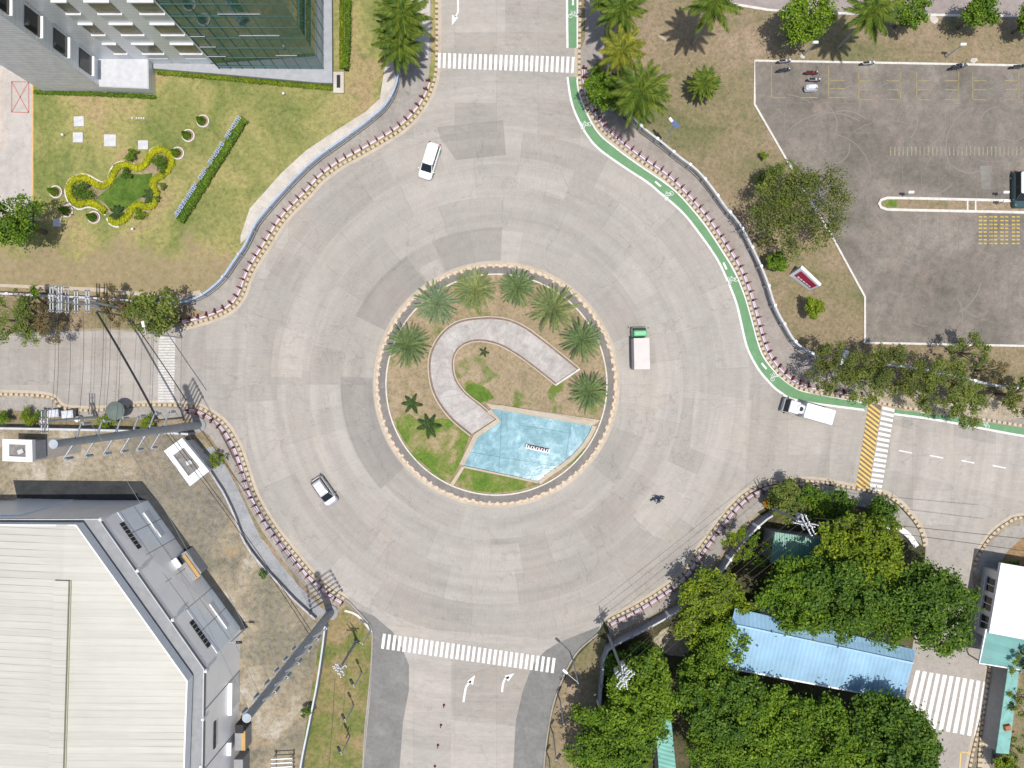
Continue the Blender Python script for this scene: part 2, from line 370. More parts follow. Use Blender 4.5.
m_steel = M("galvanised_steel", (0.24, 0.26, 0.28), 0.5, 0.3)
m_pole = M("grey_pole_paint", (0.29, 0.315, 0.34), 0.5, 0.2)
m_bark = M("bark", (0.13, 0.10, 0.075), 0.95, var=0.3, scale=4)
m_palmbark = M("palm_trunk", (0.30, 0.28, 0.245), 0.9, var=0.25, scale=5)
m_wire = M("black_cable", (0.02, 0.02, 0.02), 0.6)
m_teal = M("teal_paint", (0.07, 0.19, 0.20), 0.6)
m_blue = M("blue_paint", (0.05, 0.12, 0.28), 0.6)
m_glass = M("dark_window_glass", (0.012, 0.015, 0.018), 0.08, 0.0, var=0.02)
# ------------------------------------------------------------------ kerb lines (photo pixels brought to the ground plane)
NWp = [(431,-90),(431,0),(431,60),(428,82),(422,97),(411,113),(397,126),(378,138),(357,150),(337,161),(317,176),(305,190),(291,204),(277,220),(264,241),(253,258),(244,275),(237,294),(227,306),(213,315),(199,321),(183,327),(150,333),(100,331),(0,333),(-90,333)]
SWp = [(-90,393),(0,393),(50,396),(64,407),(99,409),(140,404),(190,405),(207,410),(225,423),(238,443),(246,464),(254,489),(261,504),(274,525),(291,547),(313,573),(333,590),(347,599),(358,610),(372,628),(373,650),(370,690),(366,730),(364,768),(360,860)]
SEp = [(540,860),(543,768),(550,715),(560,682),(576,652),(597,633),(607,620),(636,605),(660,590),(682,573),(695,554),(710,533),(727,511),(745,493),(767,483),(793,480),(818,480.5),(843,485),(868,490),(884,493),(900,503),(913,517),(921,530),(925,546),(922,580),(913,640),(905,700),(893,860)]
ECp = [(955,860),(968,768),(984,700),(988,660),(977,610),(973,570),(977,555),(991,534),(1008,521),(1024,516),(1110,510)]
NEp = [(1110,438),(1024,427),(968,418),(918,411),(868,402),(813,393),(794,387),(777,373),(765,357),(758,340),(752,318),(745,294),(735,269),(720,245),(703,220),(681,195),(663,178),(638,161),(616,144),(599,129),(586,108),(579,86),(578,57),(579,0),(579,-90)]
def G2(pts): return smooth([W(a, b) for a, b in pts], 0.5)
NW, SW, SE, EC, NE = G2(NWp), G2(SWp), G2(SEp), G2(ECp), G2(NEp)
i0 = min(range(len(NW)), key=lambda i: (NW[i][0] - W(183,327)[0])**2 + (NW[i][1] - W(183,327)[1])**2)
NWo = offset(NW, 0.85); NW = [(b[0] * k + a[0] * (1 - k), b[1] * k + a[1] * (1 - k)) for i, (a, b) in enumerate(zip(NW, NWo)) for k in (max(0.0, min(1.0, (i0 - i) / 12.0)),)]

mb = MB(); mb.prism([(-400,-400),(400,-400),(400,400),(-400,400)], 0, -0.25, sides=False)
struct("ground", mb, ground_mat("far_ground", [(0.3, (0.12, 0.13, 0.05)), (0.5, (0.18, 0.16, 0.08)), (0.7, (0.24, 0.19, 0.12))], 0.05, 0.8))
mb = MB(); mb.prism(NW + SW + SE + EC + NE, -0.2, 0.0)
struct("road", mb, m_road)
KH = 0.13
def block(name, poly, mat):
    mb = MB(); mb.prism(poly, -0.1, KH); return struct(name, mb, mat)
# the lawn dries out to brown towards the lower road with a ragged edge
nt = m_lawn.node_tree; b = nt.nodes["Principled BSDF"]; src = b.inputs["Base Color"].links[0].from_socket; v = pos(nt)
s_ = nt.nodes.new("ShaderNodeSeparateXYZ"); nt.links.new(v, s_.inputs[0])
k_ = mth(nt, 'ADD', mth(nt, 'MULTIPLY', mth(nt, 'SUBTRACT', 17.5, s_.outputs[1]), 0.09), mth(nt, 'MULTIPLY', noise(nt, v, 0.22, 7, 0.72, 0.5), 1.6))
br_ = ramp(nt, noise(nt, v, 1.6, 6, 0.75), [(0.3, (0.20, 0.165, 0.085)), (0.5, (0.275, 0.215, 0.125)), (0.7, (0.34, 0.26, 0.165))])
nt.links.new(mixc(nt, src, br_, ramp(nt, k_, [(0.74, 0.0), (1.0, 0.9)])), b.inputs["Base Color"])
block("lawn_ground", NW + [W(-90, -90)], m_lawn)
block("yard_ground", SW + [W(-90, 860)], m_waste)
block("garden_ground", SE, ground_mat("leaf_litter", [(0.3, (0.035, 0.045, 0.015)), (0.5, (0.075, 0.07, 0.035)), (0.7, (0.15, 0.115, 0.07))], 0.4, 2.0))
block("corner_ground", EC + [W(1110, 860)], m_waste)
block("verge_ground", NE + [W(1110, -90)], m_brown)

def sheet(name, pts, mat, z, px=True, sides=False, z0=0):
    mb = MB(); mb.prism([W(a, b) for a, b in pts] if px else pts, z0, z, sides=sides); return struct(name, mb, mat)

# ---- island
def ring_pts(r, a0=0, a1=360, step=3, cx=CX, cy=CY):
    n = max(2, int(abs(a1 - a0) / step)); return [(cx + r * math.cos(math.radians(a0 + (a1 - a0) * k / n)), cy + r * math.sin(math.radians(a0 + (a1 - a0) * k / n))) for k in range(n + (0 if abs(a1 - a0) == 360 else 1))]
def px2(r): return r / 8.0
mb = MB(); mb.prism(ring_pts(px2(120.5)), -0.1, KH); struct("island_ground", mb, m_islesoil)
c = ring_pts(px2(121))
mb = MB(); mb.ribbon(c, -0.28, 0.06, -0.05, 0.006, False, True); struct("island_gutter", mb, m_gutter)
mb = MB(); mb.ribbon(c, 0.06, 0.34, -0.05, KH + 0.03, True, True); struct("island_kerb", mb, m_kerbi)
mb = MB(); mb.ribbon(ring_pts(px2(118)), 0, 0.82, 0, KH + 0.006, False, True); struct("island_ring_path", mb, m_ring)
# pale rubble teeth where the kerb stones meet the ring paving: one rough edge strip
mb = MB()
for x, y, a in along(ring_pts(px2(118.0), 0, 359.9, 3), 0.98):
    mb.box((x + rnd.uniform(-.08, .08), y + rnd.uniform(-.06, .06), KH), (0.42 + rnd.uniform(-.22, .2), 0.24 + rnd.uniform(-.08, .08), 0.035), a + rnd.uniform(-.12, .12))
struct("island_kerb_blocks", mb, m_kerbi)
mb = MB(); ic = ring_pts(px2(110.8))
mb.ribbon(ic, 0.0, 0.16, 0, KH + 0.14, True, True); struct("island_inner_kerb", mb, m_kerbw)
# green grass in the island's lower part
def blob(cx, cy, rx, ry, rz=0, n=26, jit=0.12, seed=0):
    rg = random.Random(seed); ph = [rg.uniform(0, 6.28) for _ in range(4)]; out = []
    for k in range(n):
        a = 2 * math.pi * k / n; q = 1 + jit * (math.sin(2 * a + ph[0]) + 0.7 * math.sin(3 * a + ph[1]) + 0.5 * math.sin(5 * a + ph[2]) + .4 * math.sin(9 * a + ph[3]))
        x, y = rx * q * math.cos(a), ry * q * math.sin(a); out.append((cx + x * math.cos(rz) - y * math.sin(rz), cy + x * math.sin(rz) + y * math.cos(rz)))
    return out
sheet("island_lawn", [(396,418),(410,414),(425,424),(440,418),(455,420),(470,434),(463,455),(452,482),(436,474),(418,459),(404,440),(397,428)], m_green, KH + 0.008)
sheet("island_lawn", [(455,484),(462,468),(500,474),(538,484),(520,490),(495,493),(470,490)], m_green, KH + 0.008)
sheet("island_lawn", blob(478, 392, 14, 9, 0.5, seed=3), m_green, KH + 0.008)

# ---- curved walkway
outer = G2([(470,436),(452,421),(439,405),(431,388),(428,368),(430,352),(437,338),(447,327),(460,320),(478,317),(497,317),(516,323),(538,338),(557,353),(578,370)])
outer = [(b[0]*k + a[0]*(1-k), b[1]*k + a[1]*(1-k)) for i, (a, b) in enumerate(zip(outer, offset(outer, -0.32))) for k in (max(0, min(1, (len(outer) * .75 - i) / 8)),)]
inner = G2([(495,419),(480,406),(465,394),(455,380),(452,366),(454,354),(460,346),(470,341),(483,340),(500,344),(518,354),(537,368),(557,384)])
m_path = ground_mat("path_concrete", [(0.3, (0.33, 0.295, 0.275)), (0.5, (0.40, 0.372, 0.345)), (0.7, (0.49, 0.46, 0.43))], 0.6, 2.5, ((0.22, 0.21, 0.19), 0.9, 0.62, 0.72), 0.1, 0.1)
mb = MB(); mb.prism(outer + inner[::-1], 0, KH + 0.03); struct("island_path", mb, m_path)
# joints between its slabs
mb = MB()
def lerp_path(p, t):
    x = t * (len(p) - 1); i = min(int(x), len(p) - 2); f = x - i; return (p[i][0] * (1 - f) + p[i + 1][0] * f, p[i][1] * (1 - f) + p[i + 1][1] * f)
for k in range(1, 22):
    a, b = lerp_path(outer, k / 22), lerp_path(inner, k / 22)
    d = math.hypot(b[0] - a[0], b[1] - a[1]); mb.box(((a[0] + b[0]) / 2, (a[1] + b[1]) / 2, KH + 0.028), (d - 0.5, 0.03, 0.006), math.atan2(b[1] - a[1], b[0] - a[0]))
struct("island_path_joints", mb, M("joint_dirt", (0.24, 0.225, 0.205)))
for p, d in ((outer, 1), (inner, -1)):
    w = MB(); w.ribbon(p, 0.16 * d if d > 0 else -0.32, 0.32 if d > 0 else -0.16, 0, 0.52)
    root = thing("low_wall", "pale low kerb wall along the %s edge of the curved island path" % ("outer" if d > 0 else "inner"), "low wall", (p[0][0], p[0][1], 0), group="low walls of the curved path")
    w.build("cap", m_gutter, root)
    w = MB(); w.ribbon(p, *( (-0.02, 0.12) if d > 0 else (-0.12, 0.02)), 0, 0.36); w.build("planter_edge", M("brown_brick", (0.20, 0.13, 0.10), var=.3), root)
mb = MB(); e0, e1 = W(557, 384), W(578, 370); L = math.hypot(e1[0]-e0[0], e1[1]-e0[1])
mb.box(((e0[0]+e1[0])/2, (e0[1]+e1[1])/2, 0), (L + .5, 0.22, 0.5), math.atan2(e1[1]-e0[1], e1[0]-e0[0]))
tag(mb.build("low_wall", m_kerbw), "short pale wall closing the upper end of the curved island path", "low wall", "low walls of the curved path")

# ---- pool
pool = [(491,409),(502,409.5),(592,425),(590,431),(582,444),(571,456),(558,466),(546,474),(538,481),(464,465.5),(478,437),(501,421)]
poolw = G(pool)
m, nt, N, L_, b = nm("pool_floor"); v = pos(nt)
c_ = ramp(nt, noise(nt, v, 0.5, 6, 0.7, 0.8), [(0.36, (0.12, 0.22, 0.25)), (0.5, (0.20, 0.33, 0.37)), (0.64, (0.35, 0.46, 0.49))])
c_ = mixc(nt, c_, (0.10, 0.24, 0.25), ramp(nt, noise(nt, v, 0.6, 8, 0.78, 1.5), [(0.50, 0.0), (0.62, 0.75)]))
c_ = mixc(nt, c_, (0.5, 0.62, 0.68), ramp(nt, noise(nt, v, 0.28, 5, 0.6), [(0.57, 0.0), (0.66, 0.7)]))  # pale glare on the water, painted into the floor colour
L_.new(c_, b.inputs["Base Color"]); b.inputs["Roughness"].default_value = 0.6; m_pool = m
m, nt, N, L_, b = nm("pool_water"); N.remove(b)
g_ = nt.nodes.new("ShaderNodeBsdfGlass"); g_.inputs["IOR"].default_value = 1.05; g_.inputs["Roughness"].default_value = 0.02; g_.inputs[0].default_value = (0.86, 0.97, 1, 1)
t_ = nt.nodes.new("ShaderNodeBsdfTransparent"); t_.inputs[0].default_value = (0.9, 0.98, 1.0, 1)
gg = nt.nodes.new("ShaderNodeBsdfGlossy"); gg.inputs["Roughness"].default_value = 0.06
mx = nt.nodes.new("ShaderNodeMixShader"); mx.inputs[0].default_value = 0.025; L_.new(t_.outputs[0], mx.inputs[1]); L_.new(gg.outputs[0], mx.inputs[2])
bp = nt.nodes.new("ShaderNodeBump"); bp.inputs["Strength"].default_value = 0.12; bp.inputs["Distance"].default_value = 0.05
L_.new(noise(nt, pos(nt), 1.6, 3, 0.6), bp.inputs["Height"]); L_.new(bp.outputs[0], gg.inputs["Normal"]); N.remove(g_)
L_.new(mx.outputs[0], N["Material Output"].inputs[0]); m_water = m
mb = MB(); mb.prism(poolw, 0, 0.16); struct("pool_floor", mb, m_pool)
mb = MB(); mb.prism(poolw, 0, 0.36, sides=False); struct("water", mb, m_water)
bord = poolw + [poolw[0]]
root = thing("pool_wall", "pale concrete rim around the blue pool on the island", "pool rim", (poolw[0][0], poolw[0][1], 0))
ccw = sum(poolw[i][0]*poolw[(i+1)%12][1]-poolw[(i+1)%12][0]*poolw[i][1] for i in range(12)) > 0
def edge_strip(pts, w, z, name, mat=m_gutter):
    q = MB(); p = G(pts)
    q.ribbon(p, *((-w, 0) if ccw else (0, w)), 0, z); return q.build(name, mat, root)
edge_strip([(491,409),(502,409.5),(592,425)], 0.55, 0.42, "rim")
edge_strip([(592,425),(590,431),(582,444),(571,456),(558,466),(546,474),(538,481)], 0.5, 0.42, "rim")
edge_strip([(538,481),(464,465.5)], 0.22, 0.42, "rim")
edge_strip([(464,465.5),(478,437),(501,421),(491,409)], 0.6, 0.42, "rim")
q = MB(); q.prism(G([(486,403),(493,404),(600,420),(592,426),(502,410.5),(490,408)]), 0, 0.30); q.build("coping", m_gutter, root)
q = MB(); q.prism(G([(462,466),(465,467),(453,486),(450,484)]), 0, 0.28); q.build("coping", m_gutter, root)
# drowned floor joints of the pool
mb = MB()
for a, b_ in (((502,411),(499,470)),((571,424),(566,455)),((470,452),(557,466)),((520,425),(570,433))):
    p0, p1 = W(*a), W(*b_); mb.box(((p0[0]+p1[0])/2, (p0[1]+p1[1])/2, 0.155), (math.hypot(p1[0]-p0[0], p1[1]-p0[1]), 0.05, 0.02), math.atan2(p1[1]-p0[1], p1[0]-p0[0]))
struct("pool_floor_joints", mb, M("algae", (0.07, 0.17, 0.18), var=.3))

# ---- slabs whose concrete is darker or paler than the rest
def sector(r0, r1, a0, a1): return ring_pts(px2(r1), a0, a1) + ring_pts(px2(r0), a0, a1)[::-1]
slabn = [0]
def slab(pts, mat, px=False): slabn[0] += 1; return sheet("road_slab", pts, mat, 0.0015 + slabn[0] * 0.0002, px)
for r0, r1, a0, a1, mm in ((124,157,88,114,m_vslab),(124,157,125,154,m_vslab),(138,157,114,125,m_dslab),(124,156,177,222,m_vslab),(126,150,222,256,m_dslab),
        (158,192,196,214,m_lslab),(195,226,165,178,m_lslab),(122,139,115,124,m_lslab),(190,215,214,232,m_dslab),(196,226,318,330,m_lslab),(126,157,352,366,m_lslab),
        (160,190,262,278,m_lslab),(228,258,228,240,m_lslab),(160,192,30,44,m_lslab),(196,228,70,84,m_lslab),(158,190,300,318,m_dslab)):
    slab(sector(r0, r1, a0, a1), mm)
for pts, mm in (([(440,138),(437,127),(503,120),(506,155),(456,160)],m_vslab),([(331,184),(352,168),(380,152),(393,178),(371,193),(349,211)],m_dslab),
        ([(265,268),(272,245),(303,258),(288,286)],m_dslab),([(427,0),(432,110),(424,98),(433,70)],m_lslab),([(505,0),(568,0),(568,48),(505,46)],m_dslab),
        ([(378,625),(560,640),(540,655),(383,633)],m_lslab),([(408,665),(451,660),(450,712),(404,712)],m_lslab),([(451,660),(545,672),(530,722),(452,716)],m_dslab),
        ([(451,720),(515,726),(512,790),(451,790)],m_lslab),([(695,392),(752,400),(746,470),(690,448)],m_lslab),([(640,512),(673,517),(664,540),(640,528)],m_lslab),
        ([(890,425),(1040,452),(1040,505),(890,470)],m_lslab),([(0,338),(150,338),(150,360),(0,360)],m_dslab)):
    if pts[0] == (427,0): continue
    slab(pts, mm, True)
sheet("asphalt_patch", [(357,609),(374,616),(393,632),(402,648),(409,665),(409,690),(403,722),(398,790),(362,790),(364,768),(367,730),(371,690),(373,650),(372,628)], m_asph, 0.008)
sheet("asphalt_patch", [(600,626),(580,634),(560,642),(545,651),(532,666),(523,690),(516,720),(512,790),(542,790),(543,768),(550,715),(560,682),(576,652),(597,633)], m_asph, 0.008)
sheet("asphalt_patch", [(885,493),(925,546),(922,580),(913,640),(905,700),(895,790),(962,790),(984,700),(988,660),(977,610),(973,570)], ground_mat("side_road_asphalt", [(0.3,(0.315,0.285,0.252)),(0.7,(0.37,0.337,0.30))], 0.2, 1.5, None, .1, .1), 0.0078)

sheet("wall_shade_strip", [(14,480),(143,481),(158,500),(249,627),(241,630),(148,501),(18,498)], ground_mat("painted_wall_shade", [(0.3, (0.03, 0.032, 0.033)), (0.7, (0.055, 0.056, 0.055))], 0.6, 2.0, None, .1, .1), KH + 0.02)  # dark sheet painting the warehouse's shadow on the ground along its walls
# ---- kerbs, gutters, pavements
def sub(path, i0, i1):
    a, b = W(*i0), W(*i1)
    ia = min(range(len(path)), key=lambda i: (path[i][0]-a[0])**2 + (path[i][1]-a[1])**2); ib = min(range(len(path)), key=lambda i: (path[i][0]-b[0])**2 + (path[i][1]-b[1])**2)
    return path[min(ia, ib):max(ia, ib) + 1]
for nme, path in (("kerb", sub(NW, (431,-90), (183,327))), ("kerb", sub(SW, (-90,393), (347,599))), ("kerb", sub(SE, (607,620), (925,546))), ("kerb", sub(EC, (973,570), (1110,510))), ("kerb", sub(NE, (1110,438), (579,-90))), ("kerb", sub(EC, (955,860), (988,660)))):
    mb = MB(); mb.ribbon(path, -0.30, 0.02, -0.05, KH + 0.03); struct(nme, mb, m_kerby)
    mb = MB(); mb.ribbon(path, 0.02, 0.42, 0, 0.010, False); struct("gutter", mb, m_gutter)
for path in (sub(SW, (347,599), (360,860)), sub(SE, (540,860), (597,633)), sub(NW, (183,327), (-90,333))):
    mb = MB(); mb.ribbon(path, -0.2, 0.0, -0.05, KH + 0.02); struct("kerb", mb, m_walk)
mb = MB(); mb.ribbon(G2([(345,610),(358,615),(372,631)]), -0.14, 0.14, 0, KH + 0.12); struct("kerb", mb, m_kerbw)

Z1 = KH + 0.004
F_NW = [(392,40),(396,62),(396,80),(392,95),(383,108),(366,123),(343,141),(318,158),(301,173),(283,191),(268,208),(256,223),(245,245),(234,261),(222,279),(205,294),(187,302),(172,304)]
sheet("pavement", NWp[1:21] + [(183,323)] + [(188,305)] + F_NW[::-1][2:] + [(392,0)], m_walk, Z1)
sheet("concrete_strip", [(386,62),(380,99),(366,112),(336,131),(306,151),(281,174),(266,191),(250,209),(241,236),(241,244),(247,238),(256,222),(268,207),(283,190),(301,172),(318,157),(343,140),(366,122),(383,107),(392,94),(396,78),(393,60)], m_pale, Z1 + 0.004)
sheet("pavement", [(404,-60),(430,-60),(430,38),(428,60),(415,40),(404,20)], m_pale, Z1 + 0.004)
F_NE = [(615,100),(632,122),(642,132),(661,146),(678,160),(696,173),(711,190),(724,207),(738,224),(749,243),(758,264),(766,284),(773,306),(783,325),(795,343),(815,356)]
sheet("pavement", [(1040,431),(968,419),(918,412),(868,403),(813,394)] + [p for p in NEp[6:23]] + [(600,0),(596,60),(600,90),(622,118),(640,135)] + F_NE[3:] + [(860,380),(960,400),(1040,412)], m_pinkwalk, Z1)
sheet("pavement", [(585,-60),(606,-60),(604,60),(585,60)], m_pinkwalk, Z1 + 0.004)
sheet("pavement", [(0,397),(50,399),(62,410),(60,412),(0,412)], m_walk, Z1)
sheet("pavement", [(66,410),(99,412),(140,407),(190,408),(207,413),(225,426),(238,446),(246,467),(254,492),(261,507),(274,528),(291,550),(313,576),(333,593),(345,602),(334,606),(320,600),(300,580),(280,556),(262,530),(248,505),(236,478),(224,455),(208,434),(190,418),(140,417),(66,418)], m_walk, Z1)
SWgreen = [(205,440),(222,460),(236,486),(248,512),(262,538),(282,564),(300,586),(322,612),(330,610),(320,600),(300,580),(280,556),(262,530),(248,505),(236,478),(224,455),(208,434)]
sheet("verge", SWgreen, m_brown, Z1 + 0.004)
sheet("verge", [(0,410),(60,412),(66,420),(190,419),(205,436),(200,440),(165,430),(0,422)], m_brown, Z1 + 0.004)
sheet("pavement", [(607,623),(636,608),(660,593),(682,576),(695,557),(710,536),(727,514),(745,496),(767,486),(793,483),(818,483.5),(843,488),(868,493),(884,496),(898,506),(911,520),(919,532),(922,546),(906,530),(890,516),(868,508),(843,503),(818,500),(793,499),(775,502),(757,512),(740,527),(724,548),(710,568),(692,588),(668,605),(640,620),(610,636)], m_walk, Z1)
sheet("verge", [(740,527),(724,548),(710,568),(692,588),(668,605),(640,620),(610,636),(612,642),(645,627),(675,609),(698,591),(716,570),(731,549),(747,530),(762,516),(757,512)], ground_mat("sandy_verge", [(0.3,(0.24,0.19,0.12)),(0.7,(0.34,0.28,0.19))], 0.5, 2.5), Z1 + 0.004)
sheet("verge", [(542,860),(545,768),(552,715),(562,684),(578,655),(597,636),(606,640),(603,668),(597,700),(592,740),(588,860)], m_brown, Z1)
sheet("bare_patch", blob(*W(673, 641), 2.3, 1.7, 0, seed=5), m_dirt, Z1 + 0.012, False)
sheet("bare_patch", blob(*W(908, 400), 4.3, 1.5, -.1, seed=8), m_dirt, Z1 + 0.008, False)
sheet("bare_patch", blob(*W(985, 408), 5, 1.3, -.1, seed=9), m_dirt, Z1 + 0.008, False)
sheet("verge", [(347,605),(358,617),(371,634),(372,650),(369,690),(365,730),(363,768),(359,860),(290,860),(300,768),(310,700),(318,650),(327,622)], ground_mat("verge_green", [(0.3,(0.09,0.13,0.03)),(0.45,(0.16,0.17,0.05)),(0.58,(0.26,0.20,0.10)),(0.7,(0.30,0.23,0.13))], 0.22, 2.5), Z1)
sheet("pavement", [(979,575),(977,560),(990,541),(1008,527),(1040,519),(1110,516),(1110,535),(1040,533),(1022,537),(1008,550),(996,568),(990,580)], m_walk, Z1)
sheet("bare_patch", [(996,568),(1008,550),(1022,537),(1110,535),(1110,575),(1010,575)], ground_mat("planting_soil", [(0.3,(0.2,0.12,0.06)),(0.7,(0.33,0.22,0.12))], 0.5, 2.0), Z1 + 0.004)
# yards in the lower left
sheet("concrete_strip", [(206,448),(212,469),(225,489),(237,514),(247,540),(265,564),(282,582),(296,597),(318,617),(326,612),(310,596),(298,584),(280,562),(262,540),(250,514),(238,488),(226,466),(214,446)], ground_mat("strip_grey", [(0.3, (0.25, 0.255, 0.26)), (0.7, (0.34, 0.345, 0.35))], 0.5, 2.0, None, .1, .1), Z1 + 0.012)
sheet("drive", [(125,440),(180,428),(212,470),(235,512),(205,560),(160,505),(150,488)], ground_mat("wet_drive", [(0.3,(0.17,0.155,0.12)),(0.5,(0.215,0.19,0.145)),(0.7,(0.27,0.225,0.165))], 0.25, 1.8), Z1 + 0.004)
sheet("drive", [(46,438),(82,438),(82,452),(33,462),(33,440)], m_ring, Z1 + 0.008)
# brown worn band of the lawn by the road, path
sheet("verge", [(-90,297),(0,297),(72,300),(150,305),(185,306),(205,312),(199,318),(183,323),(150,329),(100,328),(0,330),(-90,330)], m_brown, Z1 + .008)
sheet("concrete_strip", [(0,284),(100,288),(180,296),(200,290),(202,294),(180,301),(100,292),(0,287)], m_gutter, Z1 + 0.008)
sheet("bare_patch", blob(*W(88, 284), 0.001, 0.001, 0), m_dirt, 0.02, False) if False else None
# paved yard left of the office
sheet("drive", [(-90,40),(0,60),(34,82),(34,232),(0,232),(-90,232)], ground_mat("office_drive", [(0.3,(0.38,0.35,0.32)),(0.7,(0.48,0.44,0.41))], 0.3, 1.5, None, .1, .08), Z1 + 0.004)
# street at the top right
sheet("road", [(726,-90),(729,4),(768,10),(800,12),(1110,16),(1110,-90)], ground_mat("pink_asphalt", [(0.3,(0.25,0.21,0.19)),(0.7,(0.33,0.285,0.265))], 0.2, 1.5, None, .1, .1), Z1)
mb = MB(); mb.ribbon(G([(722,2),(729,4.5),(768,11),(800,13),(860,15),(1110,18)]), -0.15, 0.15, 0, KH + 0.15); struct("kerb", mb, m_kerbw)

# ---- parking lot
lot = [(755,62),(1110,69),(1110,347),(1024,345),(865,342),(864,297),(833,240),(800,185),(755,107)]
sheet("parking_lot", lot, m_park, Z1)
def kerb_line(pts, w=0.3, z=KH + 0.14, mat=m_kerbw):
    mb = MB(); mb.ribbon(G(pts), -w / 2, w / 2, 0, z); return struct("kerb", mb, mat)
kerb_line([(754,105),(754,61.5),(900,64),(1110,68)], 0.26)
kerb_line([(754,105),(800,185),(833,240),(864,297),(864,343)], 0.24)
kerb_line([(864,343),(900,343.5),(1024,346),(1110,348)], 0.26)
isl = [(878,204),(880,200),(886,198.5),(1024,201.5),(1110,203),(1110,215),(1024,212),(886,209),(880,208)]
mb = MB(); mb.prism(G(isl), 0, KH + 0.12); struct("parking_island", mb, m_brown)
sheet("parking_lawn", [(881,204),(883,201.5),(888,200.5),(896,201),(896,207),(886,207)], m_green, KH + 0.128)
p = G([(1110,203),(1024,201.5),(886,198.5),(880,200.5),(878,204),(880,208),(886,210),(1024,213),(1110,215)])
mb = MB(); mb.ribbon(smooth(p, 1.0), -0.16, 0.16, 0, KH + 0.2); struct("kerb", mb, m_kerbw)
for x in (966, 974): kerb_line([(x,200),(x,211)], 0.2, KH + 0.19)

# marks on the lot: bay lines, faded zebra, chequer, tyre arcs
def bar(mb, a, b, w, z):
    p0, p1 = W(*a), W(*b); mb.box(((p0[0]+p1[0])/2, (p0[1]+p1[1])/2, z - 0.004), (math.hypot(p1[0]-p0[0], p1[1]-p0[1]), w, 0.004), math.atan2(p1[1]-p0[1], p1[0]-p0[0]))
ZP = Z1 + 0.010
mb = MB()
for a, b_ in (((771,66),(771,98)),((771,98),(785,98)),((828,66),(828,98)),((828,98),(845,98)),((830,81),(844,81)),((829,89),(844,89)),((801,98),(817,98))): bar(mb, a, b_, 0.12, ZP)
for i, x in enumerate((858,886,916,944,972,1004)):
    for y in (81, 90, 100): bar(mb, (x, y), (x + 14, y + .3), 0.11, ZP)
    bar(mb, (x + (i % 2) * 14, 72), (x + (i % 2) * 14, 101), 0.10, ZP)
struct("bay_lines", mb, m_yfade)
mb = MB()
for k in range(34):
    x = 890 + k * 4.2; bar(mb, (x, 147), (x, 156), 0.16, ZP)
struct("lot_zebra", mb, paint("worn_lot_paint", (0.30, 0.26, 0.18), 0.6, (0.15, 0.135, 0.12), 1.2))
mb = MB()
for cx in (982, 992.5, 1003.5, 1015):
    for k in range(8): bar(mb, (cx - 4, 217 + k * 3.8), (cx - 0.6, 217.2 + k * 3.8), 0.17, ZP); bar(mb, (cx + 0.8, 217 + k * 3.8), (cx + 4, 217.2 + k * 3.8), 0.17, ZP)
struct("lot_chequer", mb, paint("lot_yellow", (0.50, 0.36, 0.07), 0.3, (0.2, 0.17, 0.11), 3))
mb = MB()
for x in (902, 921, 939, 957, 976, 990): bar(mb, (x, 158), (x, 197), 0.06, ZP)
for x in (921, 939, 958, 990, 1008): bar(mb, (x, 213), (x, 330 - (x % 7) * 9), 0.05, ZP)
for y in (132, 103): bar(mb, (775, y), (1024, y + 3), 0.07, ZP)
struct("lot_joints", mb, paint("lot_joint_line", (0.22, 0.17, 0.145), 0.55, (0.15, 0.135, 0.12), 1.5))
mb = MB(); rg = random.Random(4)
for k in range(90):
    cx, cy = rg.uniform(770, 1020), rg.uniform(100, 335); r = rg.uniform(14, 60); a0 = rg.uniform(0, 360); da = rg.uniform(30, 95)
    wx, wy = W(cx, cy); pts = ring_pts(r / 8, a0, a0 + da, 5, wx, wy)
    lo = G(lot)
    def inside(p):
        x, y = p; c = False
        for i in range(len(lo)):
            (x1, y1), (x2, y2) = lo[i], lo[i - 1]
            if (y1 > y) != (y2 > y) and x < (x2 - x1) * (y - y1) / (y2 - y1) + x1: c = not c
        return c
    if not all(inside(q) for q in pts): continue
    if any(abs(W(0, 205)[1] - q[1]) < 1.2 for q in pts): continue
    mb.ribbon(pts, 0, rg.uniform(.05, .16), 0, ZP - 0.002 - k * 0.00003, False)
struct("tyre_marks", mb, paint("tyre_scuff", (0.235, 0.212, 0.182), 0.7, (0.175, 0.155, 0.13), 1.0))
kk = MB(); kk.prism(G([(979,166),(991,166),(990,190),(981,189)]), 0, ZP - 0.003, sides=False); struct("lot_patch", kk, paint("pale_patch", (0.22, 0.215, 0.18), 0.6, (0.15, 0.135, 0.12), 1.5))

# ---- painted road markings
ZM = 0.014
def crossing(name, tl, tr, br, bl, n, mat, duty=0.55, skew=0.0):
    mb = MB(); tl, tr, br, bl = [Vector(W(*q)) for q in (tl, tr, br, bl)]
    for k in range(n):
        t0 = k / n; t1 = (k + duty) / n
        a = tl.lerp(tr, t0); b_ = tl.lerp(tr, t1); c2 = bl.lerp(br, t1 + skew); d = bl.lerp(br, t0 + skew)
        mb.prism([tuple(a), tuple(b_), tuple(c2), tuple(d)], 0, ZM, sides=False)
    return struct(name, mb, mat)
crossing("zebra_crossing", (438,53), (577,57), (576,73), (437.5,68), 27, m_white)
crossing("zebra_crossing", (383,633.5), (558,658.5), (556,673.5), (381,648.5), 33, m_white)
crossing("zebra_crossing", (158,402), (158.5,336), (175.5,336), (174,402), 24, m_whiteold, 0.72)
crossing("zebra_crossing", (869,491.5), (883,404), (895,407), (881,493), 17, m_white)
sheet("crossing_base", [(869,399),(882,402.5),(868.5,493),(855.5,489)], paint("crossing_dark_base", (0.16, 0.125, 0.09), 0.3, (0.25, 0.22, 0.18)), 0.0105)
